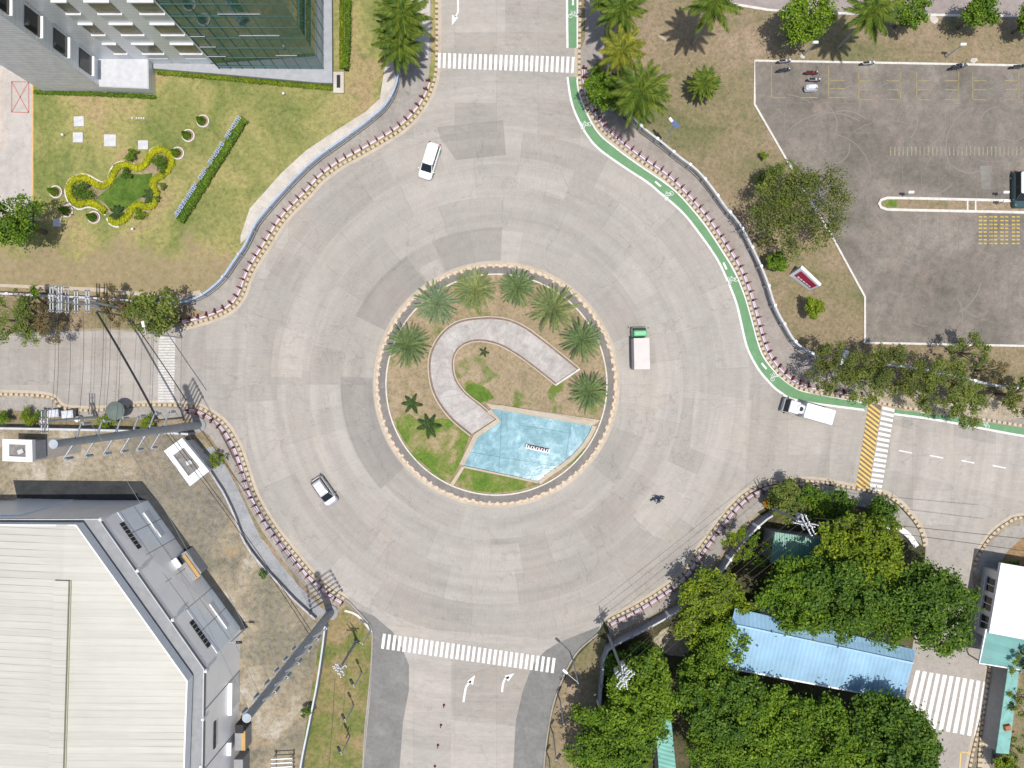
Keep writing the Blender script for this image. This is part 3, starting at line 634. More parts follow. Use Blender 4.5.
crossing("hatched_crossing", (855.5,489), (869,400), (882,402.5), (868.5,492), 20, m_yellow, 0.52, -0.075)
crossing("zebra_crossing", (916,670), (990,682.5), (981,738), (903,723), 11, m_white, 0.6)
mb = MB()
for k in range(5):
    x = 899 + 31.2 * k; bar(mb, (x, 450.5 + 5 * k), (x + 13, 453 + 5 * k), 0.15, ZM)
struct("lane_line", mb, m_white)
mb = MB(); bar(mb, (961,752), (978,754), .14, ZM); bar(mb, (961,752), (958,790), .14, ZM); struct("lane_line", mb, m_yellow)
def arrow(name, pts, w, head, hd):
    mb = MB(); p = G(pts); mb.ribbon(smooth(p, 0.3), -w / 2, w / 2, 0, ZM, False)
    h = Vector(W(*head)); d = Vector(hd).normalized(); n = Vector((-d.y, d.x))
    mb.prism([tuple(h + d * 1.0), tuple(h + n * .42 - d * .25), tuple(h - n * .42 - d * .25)], 0, ZM, sides=False); return struct(name, mb, m_white)
arrow("turn_arrow", [(458,-12),(458,2),(458,12),(455,17)], 0.2, (454.5,18), (-.35,-1))
arrow("turn_arrow", [(463.5,702),(465,692),(466.5,686),(471,681)], 0.26, (471,681.5), (.6,1))
arrow("turn_arrow", [(502,692),(503,684),(505,679),(509,677)], 0.26, (508,677.5), (.9,.6))

# green cycle lane with its white edge lines and symbols
inn = [(1110,447),(1024,436),(943,421),(865,410),(800,401),(780,392),(768,381),(757,367),(747,347),(741,322),(736,302),(728,282),(717,259),(699,233),(682,212),(659,192),(647,182),(624,167),(599,149),(587,135),(577,117),(571,100),(567.5,77)]
out = [(1110,434),(1024,424),(968,415),(918,408.5),(868,400),(813,391),(796,384),(779,370),(767,355),(761,340),(755,318),(748,294),(738,270),(723,245),(706,220),(684,194),(666,179),(641,162),(618,145),(601,130),(588,108),(581.5,88),(581,75)]
def lane(a, b_):
    ia = smooth(G(a), 0.5); ib = smooth(G(b_), 0.5)
    ib2 = [(p[0], p[1]) for p in ib]; mb = MB(); mb.prism(ia + ib2[::-1], 0, 0.0115, sides=False); struct("cycle_lane", mb, m_bike)
    mb = MB(); mb.ribbon(ia, -0.13, 0.13, 0, ZM, False); struct("lane_line", mb, m_white)
    mb = MB(); mb.ribbon(ib, 0.0, 0.17, 0, ZM, False); struct("lane_line", mb, m_white)
def shift(pts, dx, dy): return [(x + dx, y + dy) for x, y in pts]
cut = 3
lane([(1110,447),(1024,436),(943,421),(894,414)], shift([(1110,434),(1024,424),(968,415),(918,408.5),(897,404)], -1.5, 2.2))
lane([(865,410),(800,401)] + inn[5:], shift([(868,399.5),(813,390)], -1, 2.5) + [(x - 2.6, y + 2) for x, y in out[6:20]] + [(585.5,109),(578.5,88),(578,77)])
lane([(567.5,48),(567,0),(567,-90)], [(578,48),(578,0),(578,-90)])
def mark(px, py, ang, kind):
    mb = MB(); x, y = W(px, py); d = Vector((math.cos(ang), math.sin(ang))); n = Vector((-d.y, d.x)); c = Vector((x, y))
    if kind == 'bar': mb.box((x, y, ZM - .004), (0.95, 0.24, 0.006), ang)
    else:
        for s in (-.45, .45):
            q = c + n * 0 + d * 0 + Vector((n.x * s, n.y * s)); r = ring_pts(.26, 0, 360, 30, q.x, q.y); mb.ribbon(r, 0, .06, 0, ZM, False, True)
        for a, b2 in (((-.45, 0), (-.1, .5)), ((-.1, .5), (.3, .45)), ((.3, .45), (.45, 0)), ((-.1, .5), (.0, .0)), ((.0, .0), (.3, .45)), ((-.45, 0), (0, 0)), ((.25, .62), (.42, .6)), ((-.2, .6), (.0, .6))):
            A = c + n * a[0] + d * a[1]; B = c + n * b2[0] + d * b2[1]
            mb.box(((A.x+B.x)/2, (A.y+B.y)/2, ZM - .002), ((A-B).length, .055, .006), math.atan2(B.y-A.y, B.x-A.x))
    return struct("cycle_symbol" if kind != 'bar' else "lane_dash", mb, m_white)
for px, py, a in ((574,16,90),(586,126,118),(669,196,135),(732.5,281,112),(775.5,377,125),(988,423,172)): mark(px, py, math.radians(a), 'bike')
for px, py, a in ((573,1.5,90),(658,184,140),(725,266,115),(764,366,130),(862,402.5,172),(974,422,172)): mark(px, py, math.radians(a), 'bar')
mb = MB()   # red parking box and orange lines on the office drive
for a, b_ in (((12.5,82),(29.5,82.5)),((29.5,82.5),(29.5,113)),((29.5,113),(12.5,112.5)),((12.5,112.5),(12.5,82)),((12.5,82),(29.5,113)),((29.5,82.5),(12.5,112.5))): bar(mb, a, b_, 0.12, Z1 + .014)
struct("parking_box", mb, paint("red_paint", (0.42, 0.16, 0.12), 0.3, (0.4, 0.33, 0.3)))
mb = MB(); bar(mb, (33.5,82), (33.5,220), 0.16, KH + .016); bar(mb, (4,70), (4,150), 0.1, KH + .016); bar(mb, (33,220), (54,219), .14, KH + .016)
struct("drive_edge_line", mb, paint("orange_paint", (0.62, 0.36, 0.13), 0.3))
# ------------------------------------------------------------------ office block, upper left
m, nt, N, L_, b = nm("facade_panels"); v = pos(nt); s_ = nt.nodes.new("ShaderNodeSeparateXYZ"); L_.new(v, s_.inputs[0])
f_ = mth(nt, 'FRACT', mth(nt, 'DIVIDE', s_.outputs[2], 0.6)); e_ = mth(nt, 'LESS_THAN', f_, 0.07)
c_ = ramp(nt, noise(nt, v, 0.5, 4), [(0.3, (0.60, 0.62, 0.645)), (0.7, (0.68, 0.70, 0.72))]); c_ = mixc(nt, c_, (0.28, 0.29, 0.3), mth(nt, 'MULTIPLY', e_, 0.6))
L_.new(c_, b.inputs["Base Color"]); b.inputs["Roughness"].default_value = 0.45; b.inputs["Metallic"].default_value = 0.35; m_panel = m
m, nt, N, L_, b = nm("ribbed_cladding"); v = pos(nt); s_ = nt.nodes.new("ShaderNodeSeparateXYZ"); L_.new(v, s_.inputs[0])
f_ = mth(nt, 'FRACT', mth(nt, 'DIVIDE', s_.outputs[2], 0.45)); tri = mth(nt, 'ABSOLUTE', mth(nt, 'SUBTRACT', f_, 0.5))
c_ = ramp(nt, tri, [(0.0, (0.50, 0.49, 0.48)), (0.5, (0.66, 0.65, 0.64))]); c_ = mixc(nt, c_, ramp(nt, noise(nt, v, 1.2, 5), [(0.3, 0.85), (0.7, 1.1)]), 1.0, 'MULTIPLY')
L_.new(c_, b.inputs["Base Color"]); b.inputs["Roughness"].default_value = 0.6; m_rib = m
m, nt, N, L_, b = nm("curtain_glass"); b.inputs["Base Color"].default_value = (0.02, 0.06, 0.055, 1); b.inputs["Roughness"].default_value = 0.04
b.inputs["Specular IOR Level"].default_value = 0.9; b.inputs["IOR"].default_value = 1.75; b.inputs["Metallic"].default_value = 0.0
c_ = ramp(nt, noise(nt, pos(nt), 0.25, 3), [(0.3, (0.035, 0.075, 0.07)), (0.7, (0.05, 0.12, 0.115))]); L_.new(c_, b.inputs["Base Color"]); m_cglass = m
HB = 26.0
off = thing("office_building", "tall office block with grey panels and dark green glass corner behind the lawn", "building", (-51, 39.7, 0))
yF, xI, xG0, xG1 = 39.7, -51.0, -36.2, -23.3
q = MB(); q.prism([(-95,39.7),(-36.0,39.7),(-36.0,90),(-95,90)], 0, HB)
q.build("wall", m_panel, off)
q = MB(); q.prism([(-58.4,36.5),(-50.5,36.5),(-50.5,40.2),(-58.4,40.2)], 0, HB - 0.4); w = q.build("wing_wall", m_panel, off); w["label"] = "ribbed grey wing of the office block"
q = MB(); q.prism([(-58.42,36.46),(-50.52,36.46),(-50.52,36.5),(-58.42,36.5)], 0.0, HB - .4); q.build("ribbed_cladding", m_rib, off)
for k in range(5):
    z = 3.6 + 4.72 * k
    q = MB(); q.box((-50.46, 38.15, z), (0.08, 2.25, 2.4)); w = q.build("window", m_glass, off)
    q = MB(); q.box((-50.32, 38.15, z - .14), (0.36, 2.35, 0.14)); q.build("sill", m_wht, w)
def facade_window(x0, x1, z0, z1, deep=0.24):
    q = MB(); q.box(((x0+x1)/2, yF - 0.03, z0), (x1 - x0, 0.06, z1 - z0)); w = q.build("window", M("brownish_window_glass", (0.16, 0.15, 0.12), 0.15, 0, .3), off)
    q = MB(); q.box(((x0+x1)/2 - .02, yF - deep / 2, z0 - .16), (x1 - x0 + .25, deep, 0.16)); q.build("sill", M("sill_white", (0.6,0.6,0.6), .6), w)
    q = MB(); q.box(((x0+x1)/2 - .02, yF - deep / 2, z1), (x1 - x0 + .25, deep, 0.16)); q.build("hood", M("sill_white", (0.6,0.6,0.6), .6), w)
for k in range(5):
    z = 3.7 + 4.66 * k
    facade_window(-39.7, -37.2, z, z + 2.35); facade_window(-44.2, -41.8, z, z + 2.35); facade_window(-47.6, -46.2, z, z + 2.35)
for x0, x1 in ((-39.8, -37.2), (-44.3, -41.9)):
    q = MB(); q.box(((x0+x1)/2, yF - .04, 0.9), (x1-x0, 0.08, 1.4)); q.build("window", M("white_blind", (0.62,0.65,0.68), .3), off)
q = MB(); q.prism([(xG0,39.05),(xG1,38.95),(xG1,90),(xG0,90)], 0.1, HB + 0.6); gl = q.build("glass_wall", m_cglass, off)
q = MB()
for k in range(11): z = 1.6 + 2.42 * k; q.box(((xG0+xG1)/2, 38.97, z), (xG1-xG0, 0.08, 0.07)); q.box((xG1 + .01, 64, z), (0.06, 50, 0.07))
for k in range(10): x = xG0 + (xG1-xG0) * k / 9; q.box((x, 38.98, 0.2), (0.05, 0.08, HB))
for k in range(1, 30): q.box((xG1 + .01, 39 + 1.6 * k, 0.2), (0.05, 0.05, HB))
q.build("mullion", M("mullion_metal", (0.07, 0.17, 0.17), 0.4, .3), gl)
for x0, x1, z in ((-36.1,-34.2,6.8),(-36.1,-34.4,9.3),(-36.2,-34,4.4),(-30.5,-26.0,9.5),(-31,-26.5,14.2),(-28,-25.5,4.6)): q = MB(); q.box(((x0+x1)/2, 38.92, z), (x1-x0, 0.05, 0.06)); q.build("open_vent", m_lgrey, gl)
pl = [(157,71.5),(224,77),(320,85.5),(334,86),(333,-90),(322.5,-90),(323,71),(224,67.5),(157,66)]
q = MB(); q.prism(G(pl), 0, 0.9); q.build("plinth", M("plinth_grey", (0.33, 0.34, 0.355), 0.7), off)
q = MB(); q.prism(G([(103,62),(156,62),(156.5,95),(108,93)]), 0, 1.9); pc = q.build("porch", m_panel, off); pc["label"] = "low white porch box between the wing and the lawn"
q = MB(); q.prism(G([(104,62.2),(155.6,62.2),(156,94.6),(108.5,92.6)]), 1.9, 2.0); q.build("porch_roof", M("porch_roof_white", (0.50,0.505,0.52), .5), pc)
q = MB(); q.box((*W(339.5, 84), 0), (1.3, 2.6, 0.5)); hatch = thing("utility_hatch", "small white concrete box with dark slot at the glass corner", "utility box", (*W(339.5, 84), 0)); q.build("box", m_pale, hatch)
q = MB(); q.box((*W(339.5, 83), 0.5), (0.45, 1.6, 0.02)); q.build("slot", m_dark, hatch)

# ------------------------------------------------------------------ warehouse, lower left
wh = thing("warehouse", "large warehouse with cream ribbed roof and grey panelled walls", "building", (-55, -28, 0))
zE = 8.6; BAT = 1.7   # the grey cladding leans inwards by BAT over its height
base = G([(18,497),(148,500),(241,628),(236,900),(-220,900),(-220,505)])
top_in = [W(148,500), W(241,628), W(236,900)]
q = MB()
topc = [W(-420,521,zE), W(100,519,zE), W(204.5,668,zE), W(200,950,zE)]
lowc = [W(-220,500), W(148,500), W(241,628), W(236,900)]
for i in range(3): q.quad([(*lowc[i + 1], 0), (*lowc[i], 0), (*topc[i], zE), (*topc[i + 1], zE)])
q.prism([topc[0], topc[1], topc[2], topc[3], (-120, topc[3][1])], zE - .1, zE - .02, sides=False)
q.build("wall", M("warehouse_panel_grey", (0.86, 0.85, 0.84), 0.4, 0.15, var=.05, scale=.4), wh)
A, B, Cc = Vector(W(148,500)), Vector(W(241,628)), Vector(W(236,900))
def wall_box(P0, P1, s0, s1, z0, z1, proud, name, mat, parent=wh, bat=None):
    d = (P1 - P0).normalized(); n = Vector((-d.y, d.x));   # left of A->B is outwards (towards the yard)
    z0, z1 = z0 * zE / 11.5, z1 * zE / 11.5; sl = (BAT if bat is None else bat) / zE; q = MB()
    LL = (P1 - P0).length; T0, T1 = (Vector(topc[1]), Vector(topc[2])) if P0 is A else ((Vector(topc[2]), Vector(topc[3])) if P0 is B else (P0 + Vector((-3.0, -.75)), Vector(topc[1])))
    def pt(s, z, pr):
        u = s / LL; v_ = P0.lerp(P1, u).lerp(T0.lerp(T1, u), z / zE) + n * pr; return (v_.x, v_.y, z)
    c = [pt(s0, z0, -.02), pt(s1, z0, -.02), pt(s1, z0, proud), pt(s0, z0, proud), pt(s0, z1, -.02), pt(s1, z1, -.02), pt(s1, z1, proud), pt(s0, z1, proud)]
    for f in ((0,1,2,3),(7,6,5,4),(3,2,6,7),(1,0,4,5),(0,3,7,4),(2,1,5,6)): q.quad([c[k] for k in f])
    return q.build(name, mat, parent)
Lab = (B - A).length
m_bluep = M("warehouse_panel_blue", (0.80, 0.85, 0.90), 0.35, 0.2, var=.04, scale=.4)
# a strip of seams, windows, hoods along the two visible walls
for s0, s1 in ((0.05, 5.9), (13.6, Lab - .05)): wall_box(A, B, s0, s1, 0, zE - .9, 0.05, "blue_panel", m_bluep)
for s in (2.9, 5.9, 9.7, 13.6, 16.6): wall_box(A, B, s - .03, s + .03, 0, zE - .6, 0.075, "panel_joint", M("joint_grey", (0.2, 0.2, 0.205)))
for z in (3.9, 7.2): wall_box(A, B, 0.1, Lab - .1, z, z + .06, 0.07, "panel_joint", M("joint_grey", (0.2, 0.2, 0.205)))
for s0 in (1.0, 14.6):
    w = wall_box(A, B, s0 + .35, s0 + 3.9, 7.85, 8.75, 0.09, "window", m_glass)
    for k in range(1, 7): wall_box(A, B, s0 + .35 + k * .5 - .03, s0 + .35 + k * .5 + .03, 7.9, 8.7, 0.12, "mullion", m_lgrey, w)
    wall_box(A, B, s0 + .3, s0 + 3.9, 2.75, 2.95, 0.16, "canopy", m_wht)
Lbc = (Cc - B).length
for s0 in (8.0, 17.5): wall_box(B, Cc, s0, s0 + 3.3, 7.9, 8.5, .09, "window", m_glass)
for s in (5.2, 12.4): wall_box(B, Cc, s - .03, s + .03, 0, zE * 1.35, .06, "panel_joint", M("joint_grey", (0.2, 0.2, 0.205)))
for s0, s1 in ((5.2, 9.2), (12.6, 14.2)): wall_box(B, Cc, s0, s1, 3.7, 4.0, .45, "canopy", m_wht)
q = MB(); q.box((-33.3, -47.0, 0), (1.1, 2.6, 2.4)); pr = q.build("porch", m_grey, wh)
q = MB(); q.box((-33.15, -43.5, 0), (1.3, 2.4, 2.2)); q.build("porch", m_grey, wh)
q = MB(); q.box((-32.75, -43.5, 2.2), (0.5, 2.3, .08)); q.build("porch_trim", M("ochre_wall", (0.45, 0.27, 0.09)), wh)
q = MB(); q.box((-33.2, -42.0, 0), (1.0, 1.0, 2.4)); q.build("cabinet", m_dark, wh)
# entrance lobby on the slanted wall
wall_box(A, B, 8.0, 11.3, 0, 2.3, 1.25, "lobby_wall", m_grey); wall_box(A, B, 8.3, 11.5, 2.3, 2.5, 1.0, "lobby_trim", M("ochre_wall", (0.45, 0.27, 0.09)))
lb = wall_box(A, B, 8.2, 11.4, 2.5, 2.65, 0.6, "lobby_roof", m_grey)
wall_box(A, B, 8.05, 9.1, 2.66, 3.9, 0.25, "doorway", m_dark); wall_box(A, B, 8.0, 9.2, 3.95, 4.15, 0.7, "canopy", m_wht)
# fascia gutter round the roof, then the two roof slopes
def inset(pts, d): return offset(pts, d, True)
rim = G([(18,497),(148,500),(241,628),(236,900)]); rim = [W(-220,503)] + [W(148,500), W(241,628), W(236,900)] + [W(-220,900)]
q = MB(); loop = topc
q.ribbon(loop, -4.0, 0.05, zE - .35, zE + 0.2); q.build("gutter", M("gutter_grey", (0.245, 0.25, 0.255), .6), wh)
q = MB(); q.ribbon(loop, -0.03, 0.09, zE + .2, zE + 0.32); q.build("fascia_trim", m_lgrey, wh)
m, nt, N, L_, b = nm("cream_ribbed_roof"); v = pos(nt); s_ = nt.nodes.new("ShaderNodeSeparateXYZ"); L_.new(v, s_.inputs[0])
yy = mth(nt, 'ADD', s_.outputs[1], mth(nt, 'MULTIPLY', s_.outputs[0], 0.03))
seam = mth(nt, 'FRACT', mth(nt, 'DIVIDE', yy, 0.80)); se = mth(nt, 'LESS_THAN', seam, 0.10)
fine = mth(nt, 'FRACT', mth(nt, 'DIVIDE', yy, 0.2)); fe = mth(nt, 'LESS_THAN', fine, 0.2)
c_ = ramp(nt, noise(nt, v, 0.12, 5, .6), [(0.3, (0.45, 0.435, 0.375)), (0.6, (0.50, 0.48, 0.42)), (0.75, (0.52, 0.485, 0.44))])
# sheets differ slightly in weathering, band by band
wz = nt.nodes.new("ShaderNodeTexWhiteNoise"); wz.noise_dimensions = '1D'; L_.new(mth(nt, 'FLOOR', mth(nt, 'DIVIDE', yy, 0.80)), wz.inputs["W"])
c_ = mixc(nt, c_, ramp(nt, wz.outputs["Value"], [(0, 0.94), (1, 1.04)]), 1.0, 'MULTIPLY')
strength = ramp(nt, noise(nt, v, 0.07, 2), [(0.40, 0.25), (0.56, 1.0)])
c_ = mixc(nt, c_, (0.26, 0.245, 0.21), mth(nt, 'MULTIPLY', se, strength)); c_ = mixc(nt, c_, (0.48, 0.46, 0.40), mth(nt, 'MULTIPLY', fe, 0.25))
cbx = nt.nodes.new("ShaderNodeCombineXYZ"); L_.new(mth(nt, 'MULTIPLY', s_.outputs[0], 0.15), cbx.inputs[0]); L_.new(mth(nt, 'MULTIPLY', yy, 3), cbx.inputs[1])
c_ = mixc(nt, c_, ramp(nt, noise(nt, cbx.outputs[0], 1.0, 6, .75), [(0.3, 0.88), (0.7, 1.05)]), 1.0, 'MULTIPLY')
L_.new(c_, b.inputs["Base Color"]); b.inputs["Roughness"].default_value = 0.5; m_roof = m
RX0, RX1 = W(66, 528, zE+1.6)[0], W(58, 768, zE+1.6)[0]
yT = W(0, 523, zE+.6)[1]
def rz(x, y):  # roof height
    rx = RX0 + (RX1 - RX0) * (y - yT) / (-30.0); return zE + 1.8 - abs(x - rx) * 0.05
e0, e1, e2 = W(82,524,zE+.6), W(191,677,zE+.6), W(187,790,zE+.6)
east = [(RX0, yT), e0, e1, e2, (RX1, e2[1] - 8), (e2[0] - .1, e2[1] - 8)]
east = [(RX0, yT), e0, e1, e2, (e2[0] - .2, e2[1] - 10), (RX1 - .6, e2[1] - 10)]
q = MB(); q.prism(east, zE + .1, zE + .6, zt=[rz(*p) for p in east]); q.build("roof", m_roof, wh)
west = [(RX0, yT), (RX1 - .6, e2[1] - 10), (-92, e2[1] - 10), (-92, yT + .3)]
q = MB(); q.prism(west, zE + .1, zE + .6, zt=[rz(*p) for p in west]); q.build("roof", m_roof, wh)
q = MB(); q.ribbon([(-92, yT + .1), e0, e1, e2, (e2[0] - .2, e2[1] - 10)], -.02, .15, zE + .4, zE + 1.75); q.build("parapet_cap", m_wht, wh)
q = MB(); rp = [(RX0 + (RX1-RX0) * t, yT - .1 - 30.0 * t) for t in [k / 40 for k in range(0, 54)]]
q.ribbon(rp[8:], -0.85, 0.75, zE + 1.5, zE + 2.1); rv = q.build("ridge_vent", m_roof, wh)
q = MB(); q.ribbon(rp[8:], 0.78, 0.92, zE + 1.5, zE + 1.85); q.build("vent_gutter", M("vent_gutter", (0.33, 0.33, 0.22)), rv)
# round grey ventilators / flood lamps on the eaves
for px, py in ((102,519),(139,570),(174,619),(207,670),(204,718),(202,765)):
    q = MB(); x, y = W(px, py, zE); q.box((x, y, zE - .4), (0.25, 0.4, .7)); q.ball((x, y, zE + .35), .2); q.build("flood_lamp", m_wht, wh)
wall_box(Vector(W(18,500)), A, 0, 7, 0, 9.5, .12, "blue_panel", m_bluep, wh, .75)

def shed(name, label, cat, px_roof, z, roofmat, wallmat, ridge=None, over=0.3):
    pts = G(px_roof, z); cx = sum(p[0] for p in pts) / len(pts); cy = sum(p[1] for p in pts) / len(pts)
    root = thing(name, label, cat, (cx, cy, 0))
    q = MB(); q.prism([(cx + (x-cx) * .95, cy + (y-cy) * .93) for x, y in pts], 0, z - .15); q.build("wall", wallmat, root)
    if ridge is None:
        q = MB(); q.prism(pts, z - .15, z); q.build("roof", roofmat, root)
    return root, pts
def corr(name, col, ang, period=0.35, wear=(0, 0, 0), contrast=0.18):
    """profiled sheet metal with ribs running along ang"""
    m, nt, N, L_, b = nm(name); v = pos(nt); s_ = nt.nodes.new("ShaderNodeSeparateXYZ"); L_.new(v, s_.inputs[0])
    t = mth(nt, 'ADD', mth(nt, 'MULTIPLY', s_.outputs[0], math.cos(ang)), mth(nt, 'MULTIPLY', s_.outputs[1], math.sin(ang)))
    f = mth(nt, 'SINE', mth(nt, 'MULTIPLY', t, 2 * math.pi / period))
    c = ramp(nt, noise(nt, v, 0.35, 5, .6), [(0.3, tuple(k * .85 for k in col)), (0.7, tuple(min(1, k * 1.12) for k in col))])
    wz = nt.nodes.new("ShaderNodeTexWhiteNoise"); wz.noise_dimensions = '1D'; L_.new(mth(nt, 'FLOOR', mth(nt, 'DIVIDE', t, period * 3)), wz.inputs["W"])
    c = mixc(nt, c, ramp(nt, wz.outputs["Value"], [(0, 0.92), (1, 1.06)]), 1.0, 'MULTIPLY')
    c = mixc(nt, c, ramp(nt, f, [(0.0, 1 - contrast), (0.6, 1.0)]), 1.0, 'MULTIPLY')
    c = mixc(nt, c, tuple(.55 * k + .12 for k in col), ramp(nt, noise(nt, v, 0.8, 7, .75, .8), [(0.52, 0.0), (0.66, 0.55)]))
    L_.new(c, b.inputs["Base Color"]); b.inputs["Roughness"].default_value = 0.45; bump(nt, b, f, 0.4, 0.04); return m
# blue gabled hall
a1 = math.atan2(-(700-672), 903-725)
hall = thing("blue_roof_hall", "long hall with pale blue metal roof between the trees", "building", (*W(820, 655), 0))
bz = 6.0
bA, bB, bC, bD = W(735,608,bz), W(916,650,bz), W(903,701,bz), W(721,667,bz)
r0, r1 = W(731,624,7.0), W(913,663,7.0)
q = MB(); q.prism([tuple(Vector(p).lerp(Vector(W(820,656,bz)), .05)) for p in (bA, bB, bC, bD)], 0, bz - .3); q.build("wall", m_lgrey, hall)
m_broof = corr("pale_blue_roof", (0.27, 0.46, 0.62), a1, 0.5, contrast=.1)
q = MB(); q.quad([(*bD, bz), (*bC, bz), (*r1, 7.0), (*r0, 7.0)]); q.quad([(*r0, 7.0), (*r1, 7.0), (*bB, bz), (*bA, bz)])
q.quad([(*bC, bz), (*bB, bz), (*r1, 7.0)]); q.quad([(*bA, bz), (*bD, bz), (*r0, 7.0)]); rf = q.build("roof", m_broof, hall)
q = MB(); q.tube((*r0, 7.01), (*r1, 7.01), .14, n=6); q.build("ridge_cap", M("pale_blue_trim", (0.36, 0.55, 0.72)), rf)
q = MB(); q.ribbon([bD, bC], -.05, .12, bz - .2, bz + .03); q.build("gutter", m_wht, rf)
# green sheds
g1, _ = shed("green_roof_shed", "small shed with sea green metal roof half shaded by trees near the kerb", "shed", [(775,532),(836,541),(824,580),(770,562)], 4.0, corr("green_roof", (0.13, 0.29, 0.22), 0, .3, contrast=.08), m_grey)
g2, _ = shed("green_roof_shed", "sea green roof glimpsed between tree crowns at the bottom of the photo", "shed", [(655,716),(671,718),(679,800),(661,800)], 3.5, corr("turquoise_roof", (0.11, 0.36, 0.30), 1.3, .5, contrast=.1), m_grey)
g3, _ = shed("brown_roof_shed", "brown roofed shed low between the trees at the bottom edge", "shed", [(716,752),(742,758),(738,800),(712,800)], 3.5, M("brown_roof", (0.16, 0.09, 0.065)), m_grey)
# white roofed shop house on the right edge
sh = thing("white_roof_house", "white roofed house with windows facing the side road at the right edge", "house", (*W(1010, 600), 0))
q = MB(); q.prism(G([(982,566),(1110,590),(1110,650),(972,630)]), 0, 4.0); q.build("wall", M("house_grey_wall", (0.60, 0.61, 0.64), .35, .4), sh)
q = MB(); q.prism(G([(1001,563),(1160,590),(1160,665),(989,633)], 4.5), 4.1, 4.5); q.build("roof", M("white_roof_sheet", (0.72, 0.73, 0.74), .5, var=.05, scale=.4), sh)
dv = (Vector(W(972,630)) - Vector(W(982,566))); Ls = dv.length; dv.normalize(); nv = Vector((dv.y, -dv.x))
for z0 in (1.5,):
    for s0 in (1.0, 3.3, 5.6):
        a = Vector(W(982,566)) + dv * s0; b_ = a + dv * 1.6
        q = MB(); q.prism([tuple(a - nv * -.1), tuple(b_ - nv * -.1), tuple(b_ - nv * .1), tuple(a - nv * .1)], z0, z0 + 1.6); w = q.build("window", m_glass, sh)
        q = MB(); mm_ = (a + b_) / 2; q.prism([tuple(mm_ + nv*.13 - dv*.04), tuple(mm_ + nv*.13 + dv*.04), tuple(mm_ - nv*.13 + dv*.04), tuple(mm_ - nv*.13 - dv*.04)], z0, z0 + 1.6); q.build("frame", m_wht, w)
        q = MB(); q.prism([tuple(a - nv*.35 - dv*.1), tuple(b_ - nv*.35 + dv*.1), tuple(b_ + nv*.35 + dv*.1), tuple(a + nv*.35 - dv*.1)], z0 - .15, z0 - .02); q.build("sill", m_lgrey, w)
gt = thing("green_roof_porch", "sea green sheet roof beside the white roofed house", "canopy", (*W(1000, 640), 0))
q = MB(); q.prism(G([(986,629),(1110,655),(1110,700),(1019,669),(979,663)], 4.2), 4.05, 4.2); q.build("roof", corr("teal_roof", (0.15, 0.34, 0.31), 1.3, .3, contrast=.06), gt)
q = MB(); q.ribbon(G([(986,629),(979,663),(1019,669.5)], 4.22), -.08, .08, 4.05, 4.3); q.build("trim", m_wht, gt)
for px, py in ((965,655),(995,660),(1010,640)):
    x, y = W(px + 6, py + 1, 0.5); q = MB(); q.tube((x, y, 0), (x, y, 4.05), .09); q.build("post", m_steel, gt)
tw = thing("turquoise_wall", "long turquoise topped wall beside the shaded striped kerb", "wall", (*W(1000, 712), 0))
q = MB(); q.prism(G([(1009,668),(1018,670),(1008,753),(997,752)], 3.2), 0, 3.1); q.build("wall", m_grey, tw)
q = MB(); q.prism(G([(1008,668),(1019,670),(1009,754),(996,753)], 3.2), 3.1, 3.2); q.build("cap", M("turquoise_cap", (0.17, 0.37, 0.33), .6, var=.2), tw)
q = MB(); q.box((*W(1006.5, 727, 3.25), 3.2), (.8, .7, .4), .2, .8); tag(q.build("rusty_tank", M("rust", (0.36, 0.14, 0.06), .9)), "rusty orange box lying on the turquoise wall top", "metal box")
q = MB(); pp = G2([(990,668),(986,700),(980,742),(978,768),(975,800)]); q.ribbon(pp, -.28, .28, 0, KH + .2)
struct("kerb", q, m_kerby)
# side strip behind the wall
sheet("verge", [(1020,672),(1110,700),(1110,860),(990,860),(1006,754)], m_brown, KH + 0.006)
sheet("pavement", [(981,742),(992,745),(986,790),(976,790)], m_gutter, KH + 0.01)

# guard booths with white parapets
def booth(label, corners, z, inner):
    pts = [Vector(p) for p in G(corners, z)]; c = sum(pts, Vector((0, 0))) / 4
    root = thing("guard_booth", label, "guard booth", (c.x, c.y, 0), group="flat roofed guard booths")
    q = MB(); q.prism([tuple(c.lerp(p, .86)) for p in pts], 0, z - .5); q.build("wall", m_lgrey, root)
    q = MB(); q.prism([tuple(c.lerp(p, .97)) for p in pts], z - .5, z - .35); q.build("roof", M("booth_roof_dirty", (0.20, 0.185, 0.17), .9, var=.3), root)
    q = MB(); n = 4
    for i in range(4):
        a, b_ = pts[i], pts[(i+1) % 4]; ai, bi = c.lerp(a, inner), c.lerp(b_, inner)
        q.quad([(*a, z), (*b_, z), (*bi, z), (*ai, z)][::-1]); q.quad([(*a, z-.6), (*b_, z-.6), (*b_, z), (*a, z)]); q.quad([(*ai, z-.36), (*bi, z-.36), (*bi, z), (*ai, z)])
    q.build("parapet", m_wht, root)
    q = MB(); q.box((c.x + .25, c.y - .15, z - .35), (.7, .5, .2), .4); q.build("roof_unit", m_lgrey, root)
    return root
booth("small white parapet guard booth near the left edge by the striped kerb", [(2.5,439),(32,440),(32.5,462),(2.5,461)], 3.2, .56)
booth("larger tilted white parapet guard booth beside the tall pole base", [(164,451),(182,438),(209,471),(190,486)], 3.4, .60)

